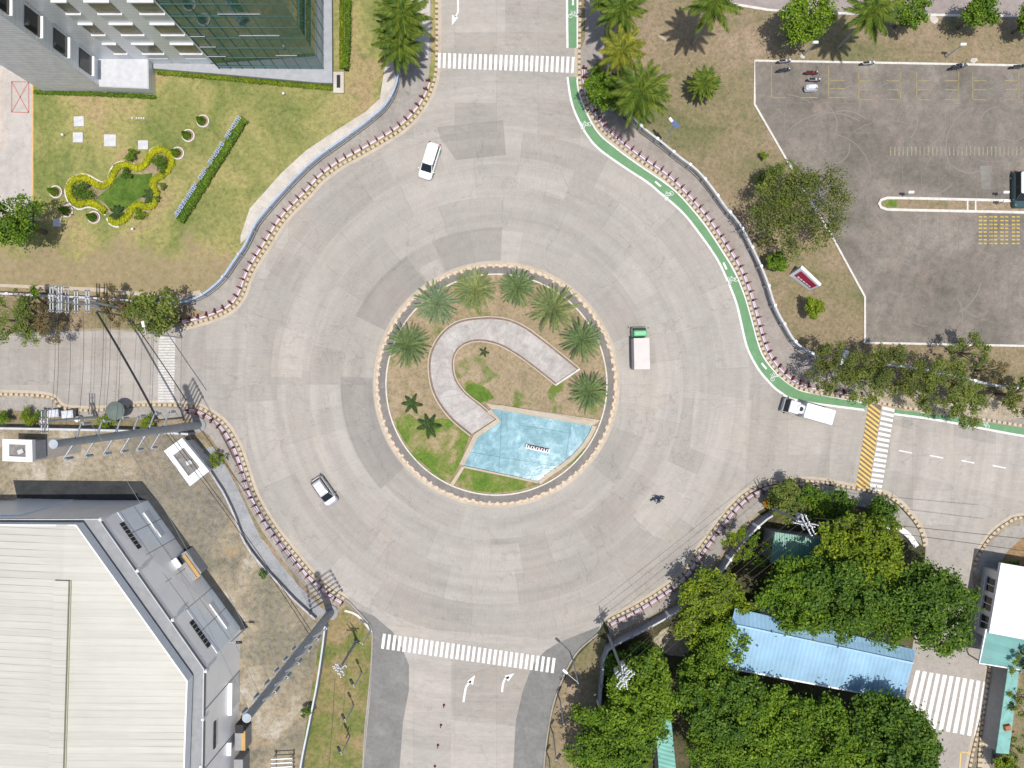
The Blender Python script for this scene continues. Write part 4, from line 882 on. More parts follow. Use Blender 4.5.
# ------------------------------------------------------------------ walls, fences, railings
def wall_thing(name, label, cat, pts, h, th, matw, matcap, capz=0.12, group=None, capw=0.0, zref=None):
    p = smooth(G(pts), 1.0); root = thing(name, label, cat, (*p[0], 0), group=group)
    q = MB(); q.ribbon(p, -th/2, th/2, 0, h - capz); q.build("wall", matw, root)
    q = MB(); q.ribbon(p, -th/2 - capw, th/2 + capw, h - capz, h); q.build("cap", matcap, root)
    return root, p
m_seg = M("weathered_wall_grey", (0.25, 0.26, 0.275), 0.85, var=.18, scale=.8)
m_segc = M("weathered_wall_cap", (0.42, 0.40, 0.39), 0.85, var=.25, scale=1.2)
wall_thing("perimeter_wall", "long low pinkish grey wall on the yard side of the lower left grey path", "wall", [(205,452),(212,470),(225,490),(237,515),(247,541),(265,565),(282,583),(296,598),(317,617)], 0.9, 0.22, m_seg, m_segc)
wall_thing("perimeter_wall", "grey perimeter wall along the verge south of the left road", "wall", [(-60,425),(0,427),(80,428.5),(140,430),(196,433)], 2.2, 0.25, m_seg, m_lgrey, group=None)
wall_thing("perimeter_wall", "narrow pale wall between the bare yard and the lower green verge", "wall", [(328,622),(326,640),(320,680),(312,720),(303,768),(292,860)], 1.6, 0.2, m_seg, M("pale_blue_cap", (0.5, 0.53, 0.56)))
root, p = wall_thing("perimeter_wall", "grey wall behind the lower right pavement with pillars", "wall", [(598,700),(601,668),(606,645),(640,626),(672,608),(698,590),(716,570),(731,549),(747,530),(762,516),(778,507)], 2.0, 0.2, m_seg, m_lgrey)
for x, y, a in along(p, 2.6): q = MB(); q.box((x, y, 0), (.32, .36, 2.1), a); q.build("pillar", m_wht if rnd.random() < .4 else m_grey, root)
root = thing("curved_sign_wall", "curved white entrance wall at the end of the lower right pavement", "wall", (*W(900, 530), 0))
q = MB(); q.ribbon(G2([(880,522),(893,525),(903,532),(911,543)]), -.45, .1, 0, 1.5); q.build("wall", m_wht, root)
q = MB(); q.ribbon(G2([(880,522),(893,525),(903,532),(911,543)]), -.5, .15, 1.5, 1.58); q.build("cap", M("warm_white", (0.75, 0.72, 0.66)), root)

def fence(label, pts, h, post_sp, mrail, mpanel, mcap, name="fence", capsize=.34, both=False, start=0):
    p = smooth(G(pts), 0.8); root = thing(name, label, "fence", (*p[0], 0))
    q = MB(); q.ribbon(p, -.1, .1, 0, .5); q.build("plinth", m_walk, root)
    for z, hw_ in ((0.85, .05), (h - .12, .12)): q = MB(); q.ribbon(p, -hw_, hw_, z, z + .09); q.build("rail", mrail, root)
    q = MB()
    for x, y, a in along(p, .16): q.box((x, y, .5), (.03, .03, h - .6), a)
    q.build("pickets", mpanel, root)
    post = None
    for x, y, a in along(p, post_sp, start):
        if post is None:
            q = MB(); q.box((0, 0, 0), (.3, .3, h), 0); post = q.build("post", m_lgrey, None, local=True)
            q = MB(); q.box((0, 0, h), (capsize, capsize, .12), 0, .9); cp = q.build("cap", mcap, None, local=True); cp.parent = post; o = post
        else: o = copy_tree(post)
        o.parent = root; o.location = (x - root.location.x, y - root.location.y, 0); o.rotation_euler = (0, 0, a)
    return root
fence("teal and white fence with white capped posts along the upper right pavement", [(606,70),(612,95),(622,112),(632,124),(642,134),(660,148),(677,162),(694,175),(709,193),(721,210),(735,227),(745,245),(755,266),(763,286),(770,308),(780,327),(792,345),(812,357)], 1.9, 2.55, m_lgrey, m_teal, m_wht, start=1.2)
fence("teal fence with white capped posts behind the row of sparse trees at right", [(880,365),(930,372),(980,384),(1024,389),(1110,398)], 1.9, 2.7, m_lgrey, m_teal, m_wht)
fence("blue and white fence curving beside the upper left pavement", [(394,-60),(395,0),(398,40),(400,62),(400,80),(396,95),(387,110),(370,125),(346,143),(322,160),(304,176),(287,194),(272,211),(260,226),(249,248),(238,264),(226,281),(208,296),(190,303),(175,305)], 1.7, 3.4, M("pale_blue_rail", (0.33, 0.40, 0.50)), m_blue, m_lgrey, capsize=.3)
fence("teal fence with maroon base north of the left road", [(175,305),(150,303),(105,300),(72,298),(0,295),(-60,294)], 1.8, 3.3, m_lgrey, m_teal, m_wht)
q = MB(); q.ribbon(G([(-40,292.5),(68,295.5)]), -.12, .12, 0, 1.2); tag(q.build("low_wall", m_maroon), "low maroon wall behind the teal fence at the left edge", "low wall")

# roadside railing: maroon posts over a pale pink kerb wall
def railing(label, path, sp, wallmat=m_pink):
    p = offset(path, -0.62); root = thing("railing", label, "railing", (*p[0], 0), group="maroon and pink railings round the roundabout")
    q = MB(); ss = along(p, sp)
    for i, (x, y, a) in enumerate(ss[:-1]):
        x2, y2, a2 = ss[i+1]; q.box(((x+x2)/2, (y+y2)/2, KH), (sp - .24, .34, .28), math.atan2(y2-y, x2-x))
    q.build("low_wall", wallmat, root)
    q = MB(); q.path([(x, y, .95) for x, y in p[::2]], .02, 5); q.path([(x, y, .65) for x, y in p[::2]], .015, 4); q.build("rail", m_maroon, root)
    post = None
    for x, y, a in ss:
        if post is None:
            q = MB(); q.box((0, 0, KH), (.15, .26, .95)); q.box((0, -.28, KH), (.11, .4, .5)); post = q.build("post", m_maroon, None, local=True); o = post
        else: o = copy_tree(post)
        o.parent = root; o.location = (x - root.location.x, y - root.location.y, 0); o.rotation_euler = (0, 0, a)
railing("maroon post railing curving along the upper left side of the roundabout", sub(NW, (428,82), (183,327)), 1.12)
railing("maroon post railing beside the green cycle lane on the upper right curve", sub(NE, (868,402), (578,60)), 1.12)
railing("maroon post railing along the lower left curve of the roundabout", sub(SW, (190,405), (347,599)), 1.10)
railing("maroon post railing along the lower right curve of the roundabout", sub(SE, (607,620), (824,481)), 1.12)
# ------------------------------------------------------------------ masts, poles, wires
def at(px, py, z=0.0): x, y = W(px, py); return (x, y, z)
arms = {}
def mast(label, px, py, h, perp, line):
    x, y = W(px, py); root = thing("steel_mast", label, "power mast", (x, y, 0), group="tall steel transmission masts")
    q = MB(); q.tube((x, y, 0), (x, y, h), .50, .33, 14); q.build("shaft", m_pole, root)
    q = MB(); q.lathe((x, y, 0), [(0, .3), (.95, .3), (.95, 0)], 14); q.build("base_plate", m_grey, root)
    q = MB(); q.lathe((x, y, h), [(.36, 0), (.40, .02), (.40, .1), (0, .15)], 14); q.build("mast_cap", M("pale_cap", (0.36, 0.40, 0.43)), root)
    pts = []
    for k in range(6):
        z = 9.5 + 3.2 * k
        for s in (1, -1):
            d = Vector((perp[0] * s, perp[1] * s, 0)).normalized(); c = Vector((x, y, z)); tip = c + d * (1.75 + .1 * (5 - k)) + Vector((0, 0, .45))
            q = MB(); q.tube(c, tip, .13, .07, 6); ar = q.build("cross_arm", m_steel, root)
            q = MB(); e = tip + Vector((0, 0, -1.5)); q.tube(tip, e, .05, n=5)
            for j in range(7): q.tube(tip + Vector((0, 0, -.2 - j * .17)), tip + Vector((0, 0, -.28 - j * .17)), .15, n=7)
            q.build("insulator", M("pale_insulator", (0.34, 0.37, 0.39), .4), ar); pts.append(e)
    arms[label] = pts; return root
mast("tall grey steel mast leaning left over the yard from the kerb corner", 199, 425, 28.5, (0.45, 0.9), None)
mast("tall grey steel mast at the lower left rising beside the bare yard", 331, 612, 28.5, (-.85, -.55), None)
Aq, Bq = list(arms.values())
def wire(a, b, sag=0.6, r=.025, n=10, label=None, group=None, mat=None):
    a, b = Vector(a), Vector(b); pts = [a.lerp(b, k / n) - Vector((0, 0, 4 * sag * (k / n) * (1 - k / n))) for k in range(n + 1)]
    q = MB(); q.path(pts, r, 5); o = q.build("overhead_wire", mat or m_wire); return tag(o, label, "wire", group)
for i in range(0, 12, 2): wire(Aq[i], Bq[i], 1.0, .022, 10, "thin pale power wire strung between the two tall masts", "power wires between the tall masts", m_steel)
ax, ay = W(199, 425); bx, by = W(331, 612)
for dz in (7.4, 8.3): wire((ax - .5, ay, dz), (bx - .3, by, dz), .7, .035, 10, "black cable slung low between the two tall masts", "low cables between the masts")

def hframe(label, px, py, h, sep, along_y, n_arm=2, armlen=3.0):
    x, y = W(px, py); root = thing("utility_pole", label, "utility pole", (x, y, 0))
    for s in (-sep / 2, sep / 2):
        q = MB(); q.tube((x + s, y, 0), (x + s, y, h), .16, .11, 8); q.build("pole", m_lgrey, root)
        for o in (-.16, .16):
            for zz in (h - .5, h - 1.7)[:n_arm]:
                q = MB(); q.box((x + s + o, y, zz), (.10, armlen, .12)); a = q.build("cross_arm", m_lgrey, root)
                for k in (-.45, -.15, .15, .45):
                    q = MB(); q.tube((x + s + o, y + k * armlen, zz + .14), (x + s + o, y + k * armlen, zz + .4), .06, n=6); q.build("insulator", m_steel, a)
    q = MB()
    for k in (-.3, .3): q.box((x, y + k * armlen, h - .7), (sep, .1, .1))
    q.build("brace", m_steel, root); return root
hframe("pair of poles with long white cross arms by the upper left fence", 107, 308, 10.5, .95, True)
hframe("second pole frame with thinner cross arms just right of the white framed pair", 123, 309, 9.0, 1.3, True, 1, 2.6)
hframe("pair of poles with cross arms at the verge above the small guard booth", 97, 417, 10.5, .35, True, 1, 2.6)
# service wires over the left road
for x0, x1 in ((54,50),(57,54),(69,66),(83,78),(103,97),(110,104),(119,116),(152,150)):
    a = P(x0, 312, 8.5); b_ = P(x1, 424, 8.5); wire(a, b_, .5, .02, 8, "thin black service wire crossing above the left road", "service wires over the left road")
wire(P(96, 311, 6.5), P(158, 420, 6.5), .3, .13, 10, "thick black cable bundle crossing the left road diagonally, the lefthand one")
wire(P(130, 318, 6.5), P(186, 400, 6.5), .3, .06, 10, "thinner black cable bundle crossing the left zebra crossing diagonally")
wire((W(160,430)[0], W(160,430)[1], 0), P(158,420,6.5), 0, .11, 2, "slim black pole carrying the thick cable bundle at the verge") if False else None
q = MB(); a = P(158, 420, 6.6); q.tube((a.x, a.y, 0), (a.x, a.y, 6.7), .13, .1, 8); tag(q.build("cable_post", m_grey), "short grey post holding the thick cable bundle beside the perimeter wall", "post")
q = MB(); a = P(96, 311, 6.6); q.tube((a.x, a.y, 0), (a.x, a.y, 6.7), .13, .1, 8); tag(q.build("cable_post", m_grey), "short grey post holding the thick cable bundle north of the left road", "post")

def cross_pole(label, px, py, h, ang, arms_=((0, 2.4), (.7, 2.4), (1.6, 1.6)), trans=True, mat=None):
    x, y = W(px, py); root = thing("utility_pole", label, "utility pole", (x, y, 0), ang)
    q = MB(); q.tube((0, 0, 0), (0, 0, h), .19, .12, 8); q.build("pole", mat or m_grey, root, local=True)
    for i, (dz, L) in enumerate(arms_):
        for o in (-.2, .2):
            q = MB(); q.box((0, o, h - .3 - dz), (L, .12, .13), (i % 2) * .9); a = q.build("cross_arm", m_lgrey, root, local=True)
            for k in (-.45, -.15, .15, .45):
                q = MB(); q.tube((k * L * math.cos((i % 2)*.9), o + k * L * math.sin((i % 2)*.9), h - .17 - dz), (k * L* math.cos((i % 2)*.9), o + k * L * math.sin((i % 2)*.9), h + .12 - dz), .06, n=6); q.build("insulator", m_wht, a, local=True)
    if trans:
        for s in (-.5, .5): q = MB(); q.tube((s, .3, h - 3.2), (s, .3, h - 2.2), .28, n=10); q.build("transformer", m_steel, root, local=True)
    return root
cross_pole("tall pole with white cross arms at the corner of the lower crossing and trees", 608, 634, 14.0, .8)
cross_pole("tall pole with white cross arms behind the lower right pavement near the green shed", 766, 505, 13.0, -1.1)
cross_pole("slim pole with cross arms standing in the small grass verge at lower left", 357, 640, 9.6, 2.2, ((0, 1.6), (.9, 1.2)), False)
pa, pb = P(625, 673, 13.4), P(813, 518, 12.6)
for k in (-1.1, -.4, .4, 1.1): wire(pa + Vector((k * .7, -k * .8, 0)), pb + Vector((k * .7, -k * .8, 0)), .7, .022, 10, "black power wire between the two lower right utility poles", "power wires along the lower right pavement")
wire(P(813,518,12.4), P(1060,543,12.4), .8, .03, 10, "black wire running right over the side road, upper of the two"); wire(P(813,523,11.6), P(1060,556,11.6), .8, .03, 10, "black wire running right over the side road, lower of the two")
wire(P(335,677,9.4), P(326,800,9.4), .4, .02, 8, "thin wire running down the grass verge from the slim pole")

def lamp(label, px, py, h, ang, arm=1.6, head=m_wht, name="street_lamp", solar=False):
    x, y = W(px, py); root = thing(name, label, "street lamp", (x, y, 0), ang)
    q = MB(); q.tube((0, 0, 0), (0, 0, h), .10, .06, 8); q.build("pole", m_lgrey, root, local=True)
    if arm: q = MB(); q.tube((0, 0, h - .2), (arm, 0, h + .1), .045, n=6); q.build("arm", m_lgrey, root, local=True)
    q = MB(); q.stack([(h - .02, arm - .35, arm + .4, .16, .08), (h + .12, arm - .3, arm + .35, .13, .06)], 3); q.build("lamp_head", head, root, local=True)
    if solar: q = MB(); q.box((-.1, 0, h + .3), (.9, .6, .05)); q.build("solar_panel", M("solar_blue", (0.09, 0.13, 0.25), .3), root, local=True)
    return root
lamp("street lamp with blue solar panel on the brown grass above the teal fence", 661, 146, 7.4, 2.2, .6, solar=True)
lamp("short white garden lamp below the palms above the parking lot, lefthand of two", 803, 56, 3.6, 0, 0, name="garden_lamp")
lamp("short white garden lamp on the brown strip above the parking lot, righthand of two", 945, 58, 3.6, 0, 0, name="garden_lamp")
lamp("street lamp reaching over the right end of the lower zebra crossing", 573, 660, 7.0, 2.4, 2.0)
lamp("white headed street lamp rising through the round tree by the left zebra crossing", 182, 338, 9, 1.8, 1.0)
lamp("street lamp in the row of sparse trees right of the upper right fence", 822, 357, 6.0, -1.9, .8, solar=True)
for i, (px, py, w) in enumerate(((560,700,"upper"),(553,733,"middle"),(549,758,"lowest"))):
    lamp("slim dark lamp post on the brown verge right of the lower road, %s of three" % w, px, py, 6.5, 1.0, .5, m_dark)
lamp("dark lamp post at the kerb below the left striped kerb end", 371, 630, 5.0, 2.6, .8, m_dark)
for px, py, w in ((362,672,"upper"),(354,705,"middle"),(350,736,"lower")):
    lamp("slim bent dark post in the lower left grass verge, %s of three" % w, px, py, 4.5, 2.0, .7, m_dark)
for px, py, w in ((902,196.5,"at its left end"),(995,196.5,"near its right end, above"),(995,205,"near its right end, below")):
    lamp("small white bollard lamp on the parking island %s" % w, px, py, 2.0, 0, 0, name="garden_lamp")
lamp("white post lamp by the orange line of the office drive", 43, 222, 4.0, 2.6, .4, name="garden_lamp")
lamp("dark lamp arm standing at the eastern foot of the warehouse wall", 246, 628, 5.0, 0, 1.0, m_dark)
for px, py, w in ((444,705,"first"),(441,725,"second"),(438,745,"third"),(435,766,"fourth")):
    root = thing("bollard", "small dark red bollard in the lower road, %s from the zebra crossing" % w, "bollard", at(px, py), group="dark red bollards in the lower road")
    q = MB(); q.lathe((0, 0, 0), [(.17, 0), (.17, .05), (.07, .1), (.06, .75), (0, .8)], 10); q.build("post", M("bollard_red", (0.16, 0.03, 0.03), .6), root, local=True)
    q = MB(); q.lathe((0, 0, .5), [(.082, 0), (.078, .12)], 10); q.build("reflective_band", m_wht, root, local=True)

# ------------------------------------------------------------------ vegetation
def leaf_mesh(name, pts, nrm, size, mats, rg, aspect=.6, seed=0, extra=None):
    n = len(pts); nrm = nrm + rg.normal(0, .33, (n, 3)); nrm /= np.linalg.norm(nrm, axis=1)[:, None] + 1e-9
    t = rg.normal(0, 1, (n, 3)); t -= (t * nrm).sum(1)[:, None] * nrm; t /= np.linalg.norm(t, axis=1)[:, None] + 1e-9
    b = np.cross(nrm, t); s = size * rg.uniform(.6, 1.3, n)
    a, c = t * s[:, None], b * (s * aspect)[:, None]
    bend = nrm * (s * .22)[:, None]
    V = np.stack([pts - a - bend, pts - c * 1.0, pts + a - bend, pts + c * 1.0], 1).reshape(-1, 3)
    me = bpy.data.meshes.new(name); me.vertices.add(4 * n); me.vertices.foreach_set("co", V.ravel().astype(np.float32))
    me.loops.add(4 * n); me.loops.foreach_set("vertex_index", np.arange(4 * n, dtype=np.int32))
    me.polygons.add(n); me.polygons.foreach_set("loop_start", np.arange(0, 4 * n, 4, dtype=np.int32)); me.polygons.foreach_set("loop_total", np.full(n, 4, dtype=np.int32))
    me.update(calc_edges=True); me.materials.append(mats); return me
def crown_points(rg, R, Hc, nclump, per, clump_r, fill=.0):
    return crown_points2(rg, R, Hc, nclump, per, clump_r)
def crown_points2(rg, R, Hc, nclump, per, clump_r):
    """uneven sprays of leaves along outward reaching twigs; sizes and gaps vary"""
    ph = rg.uniform(0, 6.28, 4); P_, N_, cl = [], [], []
    for i in range(nclump):
        a = rg.uniform(0, 6.283); u = rg.random() ** .8
        edge = 1 + .13 * math.sin(2 * a + ph[0]) + .10 * math.sin(3 * a + ph[1]) + .07 * math.sin(5 * a + ph[2])
        rr = R * edge * math.sqrt(u) * .92; top = Hc * math.sqrt(max(0.02, 1 - (rr / (R * 1.2)) ** 2))
        zz = top * (rg.uniform(.45, 1.1)); cr = clump_r * R * rg.uniform(.45, 1.45)
        c = np.array([rr * math.cos(a), rr * math.sin(a), zz - Hc * .1]); cl.append(c)
        k = max(12, int(per * (cr / (clump_r * R)) ** 2)); d = rg.normal(0, 1, (k, 3))
        st = np.array([1.0, 1.0, .55]); ax = np.array([math.cos(a), math.sin(a), 0]); g = d * st * cr * .48
        g += ax * (rg.normal(0, 1, k) * cr * .22)[:, None]
        P_.append(c + g); out = g / (np.linalg.norm(g, axis=1)[:, None] + 1e-6); N_.append(out * .55 + np.array([0, 0, .8]))
    return np.concatenate(P_), np.concatenate(N_), cl
def crown_points_old(rg, R, Hc, nclump, per, clump_r, fill=.0):
    """leaf positions on many small overlapping clumps over a lumpy dome"""
    P_, N_ = [], []; cl = []
    for i in range(nclump):
        a = i * 2.39996 + rg.uniform(-.3, .3); u = (i + .5) / nclump
        rr = R * (math.sqrt(u)) * rg.uniform(.84, 1.05); zz = Hc * (math.sqrt(max(0, 1 - (rr / (R * 1.08)) ** 2))) * rg.uniform(.7, 1.1)
        cr = clump_r * R * rg.uniform(.65, 1.25); c = np.array([rr * .93 * math.cos(a), rr * .93 * math.sin(a), zz - Hc * .1]); cl.append(c)
        k = int(per * (cr / (clump_r * R)) ** 2); d = rg.normal(0, 1, (k, 3)); d /= np.linalg.norm(d, axis=1)[:, None]; d[:, 2] = np.abs(d[:, 2]) * .9 - .25 * rg.random(k)
        rad = cr * rg.uniform(.55, 1.1, k) ** .6
        P_.append(c + d * rad[:, None] * np.array([1, 1, .75])); N_.append(d + np.array([0, 0, .55]))
    return np.concatenate(P_), np.concatenate(N_), cl
L_bright = leaf_mat("leaf_bright", (0.075, 0.145, 0.010), (0.155, 0.265, 0.018), (0.27, 0.37, 0.025), .30)
L_yel = leaf_mat("leaf_yellow_green", (0.095, 0.155, 0.010), (0.20, 0.285, 0.018), (0.34, 0.39, 0.025), .32)
L_mid = leaf_mat("leaf_mid_green", (0.055, 0.12, 0.010), (0.13, 0.23, 0.016), (0.23, 0.33, 0.025), .3)
L_dark = leaf_mat("leaf_dark_green", (0.04, 0.092, 0.012), (0.095, 0.18, 0.018), (0.18, 0.27, 0.03), .27)
L_olive = leaf_mat("leaf_olive", (0.09, 0.13, 0.025), (0.17, 0.225, 0.045), (0.26, 0.27, 0.06), .25)
L_olived = leaf_mat("leaf_dark_olive", (0.07, 0.10, 0.022), (0.14, 0.175, 0.035), (0.24, 0.22, 0.06), .25)
L_dry = leaf_mat("leaf_dry", (0.12, 0.09, 0.045), (0.20, 0.15, 0.075), (0.12, 0.15, 0.04), .2)
def tree(label, px, py, rpx, h, mat, kind='dense', seed=0, name="broadleaf_tree", cat="tree", group=None, squash=.8, trunk=True, leafk=1.0):
    rg = np.random.default_rng(seed * 17 + 3); zc = h * .72; x, y = W(px, py, zc); R = rpx * (H - zc) / F
    root = thing(name, label, cat, (x, y, KH), rg.uniform(0, 6.28), group)
    Hc = (h - zc) * 1.0 + R * .35
    if kind == 'dense': ncl, per, cr, ls = max(16, int(6.5 * R ** 1.6)), 120, .22 if R > 2 else .32, .16
    elif kind == 'sparse': ncl, per, cr, ls = max(18, int(9 * R ** 1.5)), 62, .17, .11
    else: ncl, per, cr, ls = max(10, int(16 * R)), 110, .36, .085
    ncl = min(ncl, 130)
    if kind == 'dense' and R > 4: cr = .15; per = 130
    per = int(per * leafk)
    pts, nr, cl = crown_points(rg, R, Hc * squash, ncl, per, cr)
    pts[:, 2] += zc - KH - (0 if trunk else 0)
    if kind == 'dense':   # inner leaves that close the view to the ground
        k = int(len(pts) * .35); q_ = rg.normal(0, 1, (k, 3)); q_ /= np.linalg.norm(q_, axis=1)[:, None]; q_ *= (rg.random(k) ** .45)[:, None] * np.array([R * .9, R * .9, Hc * .45]); q_[:, 2] += zc - KH
        pts = np.concatenate([pts, q_]); nr = np.concatenate([nr, np.tile([0, 0, 1.0], (k, 1))])
    me = leaf_mesh("crown", pts, nr, ls * (1.15 if R > 4 else 1.0), mat, rg)
    o = bpy.data.objects.new("crown", me); COL.objects.link(o); o.parent = root
    if trunk:
        q = MB(); tr = max(.06, .055 * h ** .9) * (1 if kind != 'bush' else .6); q.tube((0, 0, -KH), (0, 0, zc * .6), tr, tr * .7, 8)
        for i in range(0, len(cl), max(1, len(cl) // 9)):
            c = cl[i]; st = Vector((0, 0, zc * rg.uniform(.35, .6))); e = Vector((c[0] * .85, c[1] * .85, c[2] * .8 + zc - KH)); mid = st.lerp(e, .5) + Vector((0, 0, .2))
            q.tube(st, mid, tr * .42, tr * .28, 5, False); q.tube(mid, e, tr * .28, tr * .1, 5, False)
            if kind == 'sparse':
                for _ in range(4): e2 = e + Vector(rg.normal(0, R * .18, 3)); q.tube(mid.lerp(e, .6), e2, tr * .13, tr * .05, 4, False)
        q.build("trunk", m_bark, root, local=True)
    return root
big = [  # px, py, r, h, mat, description
 (712,607,38,5.8,L_yel,"yellow green broadleaf tree at the pavement, left of the blue roof"),
 (722,642,24,8,L_bright,"bright green tree touching the left end of the blue roof"),
 (798,592,40,10,L_mid,"dense mid green tree just below the sea green shed roof"),
 (838,590,42,11,L_dark,"dark green tree with its crown over the middle of the blue roof edge"),
 (856,548,39,10,L_yel,"tall yellow green tree behind the curved white entrance wall"),
 (882,605,34,9,L_mid,"green tree above the right half of the blue roof"),
 (928,603,43,11,L_dark,"dark green tree nearest the side road, by the white roofed house"),
 (800,612,26,7,L_dark,"low dark tree above the upper edge of the blue roof"),
 (640,690,38,10,L_bright,"bright green tree beside the tall pole by the lower crossing"),
 (612,735,36,9,L_mid,"mid green tree overhanging the brown verge of the lower road"),
 (640,726,22,9,L_dark,"dark green tree left of the hidden turquoise roof"),
 (700,677,28,9,L_mid,"green tree below the pale dirt clearing"),
 (724,706,36,10,L_dark,"dark green tree between the hidden turquoise roof and the blue hall"),
 (712,752,30,10,L_mid,"mid green tree at the bottom edge right of the turquoise roof"),
 (762,722,38,10,L_bright,"bright green tree below the left half of the blue roof"),
 (806,735,42,10,L_mid,"broad green tree at the bottom between two brighter crowns"),
 (850,755,36,10,L_bright,"bright green tree at the bottom edge below the blue roof"),
 (888,736,46,11,L_dark,"large dark green rounded tree left of the side road zebra"),
 (770,770,34,10,L_mid,"green tree cut by the bottom edge below the brown roofed shed"),
 (600,775,34,9,L_bright,"bright green tree cut by the bottom edge beside the lower road"),
 (628,774,24,9,L_mid,"mid green tree cut by the bottom edge left of the turquoise roof"),
 (905,775,34,9,L_bright,"green tree cut by the bottom edge near the side road"),
]
for i, (px, py, r, h, mt, lb) in enumerate(big): tree(lb, px, py, r, h, mt, 'dense', i + 1, group="tall trees in the lower right garden")
small = [
 (14,222,27,8,L_mid,'dense',"dark green round tree at the left edge above the orange drive line"),
 (805,18,27,7,L_bright,'dense',"bright green tree left of the palm above the parking lot"),
 (910,13,17,5,L_mid,'dense',"green tree right of the palm above the parking lot"),
 (976,14,16,5,L_mid,'dense',"green tree on the strip above the right part of the parking lot"),
 (1028,22,12,4,L_mid,'dense',"small tree cut by the right edge above the parking lot"),
 (603,92,20,6,L_mid,'dense',"rounded dark green tree beside the cycle lane below the upper right crossing"),
 (800,212,46,7,L_olived,'sparse',"large sparse olive tree over the left kerb of the parking lot"),
 (785,190,28,6,L_olive,'sparse',"smaller sparse olive tree joined to the left of the large olive tree"),
 (775,262,9,3,L_mid,'dense',"small green shrub between the sparse olive tree and the red sign"),
 (813,307,9,3.2,L_yel,'dense',"yellow green shrub below the red and white sign"),
 (766,240,9,3,L_olived,'sparse',"thin dark shrub beside the upper right fence under the olive tree"),
 (835,366,26,7,L_olived,'sparse',"sparse dark olive tree at the left end of the roadside row"),
 (862,378,24,7,L_olive,'sparse',"sparse olive tree second in the roadside row"),
 (888,370,28,7.5,L_olived,'sparse',"sparse olive tree third in the roadside row above the hatched crossing"),
 (938,388,28,7,L_olive,'sparse',"sparse tree in the roadside row overhanging the green lane"),
 (962,402,24,6,L_olive,'sparse',"low sparse tree over the green cycle lane right of the crossing"),
 (968,352,20,5,L_olive,'sparse',"thin tree straddling the lower kerb of the parking lot"),
 (1020,395,20,6,L_olived,'sparse',"sparse tree cut by the right edge above the cycle lane"),
 (915,386,18,6,L_olived,'sparse',"small dark sparse tree in the middle of the roadside row"),
 (990,370,14,4,L_dry,'sparse',"dry brown sparse shrub right of the roadside row"),
 (157,313,25,7,L_olive,'dense',"round olive green tree over the upper end of the left zebra crossing"),
 (18,320,27,6,L_olive,'sparse',"scraggly olive tree at the left edge over the road verge"),
 (50,318,20,5,L_dry,'sparse',"dry thin tree below the white cross arms at left"),
 (36,302,12,4,L_mid,'sparse',"small green bush behind the teal fence at left"),
 (118,305,18,4.5,L_dry,'sparse',"bare brown shrub between the pole frames and the round olive tree"),
 (735,545,16,4,L_yel,'sparse',"thin yellow green shrub just inside the lower right wall"),
 (757,548,17,4,L_bright,'sparse',"leafy shrub left of the sea green shed"),
 (785,500,20,3.4,L_olive,'dense',"low olive hedge shrub under the lower right railing"),
 (812,505,18,3.4,L_mid,'dense',"low green hedge shrub right of the olive one by the lower right pavement"),
 (836,508,18,3.4,L_dark,'dense',"dark low shrub beside the pavement near the hatched crossing"),
 (880,512,15,3.4,L_dark,'dense',"dark shrub squeezed between the big yellow tree and the white wall"),
 (768,503,4,2,leaf_mat("leaf_orange",(0.35,0.17,0.01),(0.55,0.30,0.02),None,.3),'dense',"small orange leaved shrub by the lower right railing"),
 (640,655,16,4,L_dark,'dense',"dark shrub at the foot of the lower right wall left of the dirt clearing"),
 (618,664,14,4,L_dark,'dense',"dark shrub under the tall pole at the lower crossing"),
 (1022,660,16,6,L_olive,'sparse',"sparse tree touching the sea green porch roof at the right edge"),
 (1012,570,10,2.4,L_dark,'dense',"dark shrub in the brown bed at the right edge"),
 (1018,700,14,4,L_olive,'sparse',"thin bush right of the turquoise wall"),
 (1012,745,14,3,L_olive,'sparse',"low bush right of the turquoise wall's lower end"),
 (1005,765,10,3,L_yel,'dense',"yellowish bush at the bottom right below the turquoise wall"),
 (108,421,7.5,1.8,L_yel,'bush',"small round yellow green bush beside the grey parasol"),
 (149,423,7.5,1.8,L_yel,'bush',"small round yellow green bush at the foot of the thick cable"),
 (217,459,7.5,2.2,L_yel,'bush',"small round green bush right of the tilted guard booth"),
 (29,417,8,1.4,L_yel,'bush',"yellow green bush on the verge above the small guard booth"),
 (40,414,6,1.8,L_dark,'bush',"dark little bush on the verge left of the pole pair"),
 (5,417,6,1.6,L_mid,'bush',"small bush at the left edge on the verge"),
 (264,573,4,1.5,L_dark,'bush',"tiny dark bush by the lower left perimeter wall"),
 (308,712,6,1.5,L_dark,'bush',"tiny dark bush beside the narrow pale wall"),
 (1020,157,6,1.5,L_yel,'bush',"small bush beside the upper right brown strip") ,
]
small = small[:-1] + [(765,157,4,1.2,L_yel,'bush',"small green bush on the brown grass left of the parking lot kerb"), (765,178,8,2,L_olive,'bush',"olive bush above the large sparse tree")]
for i, (px, py, r, h, mt, kd, lb) in enumerate(small):
    tree(lb, px, py, r, h, mt, kd, 50 + i, name="shrub" if h < 4.6 else "broadleaf_tree", cat="shrub" if h < 4.6 else "tree", leafk=((1.15 if r > 40 else 1.5) if kd == 'sparse' and h >= 6 else (.55 if 'left zebra' in lb else .85)))

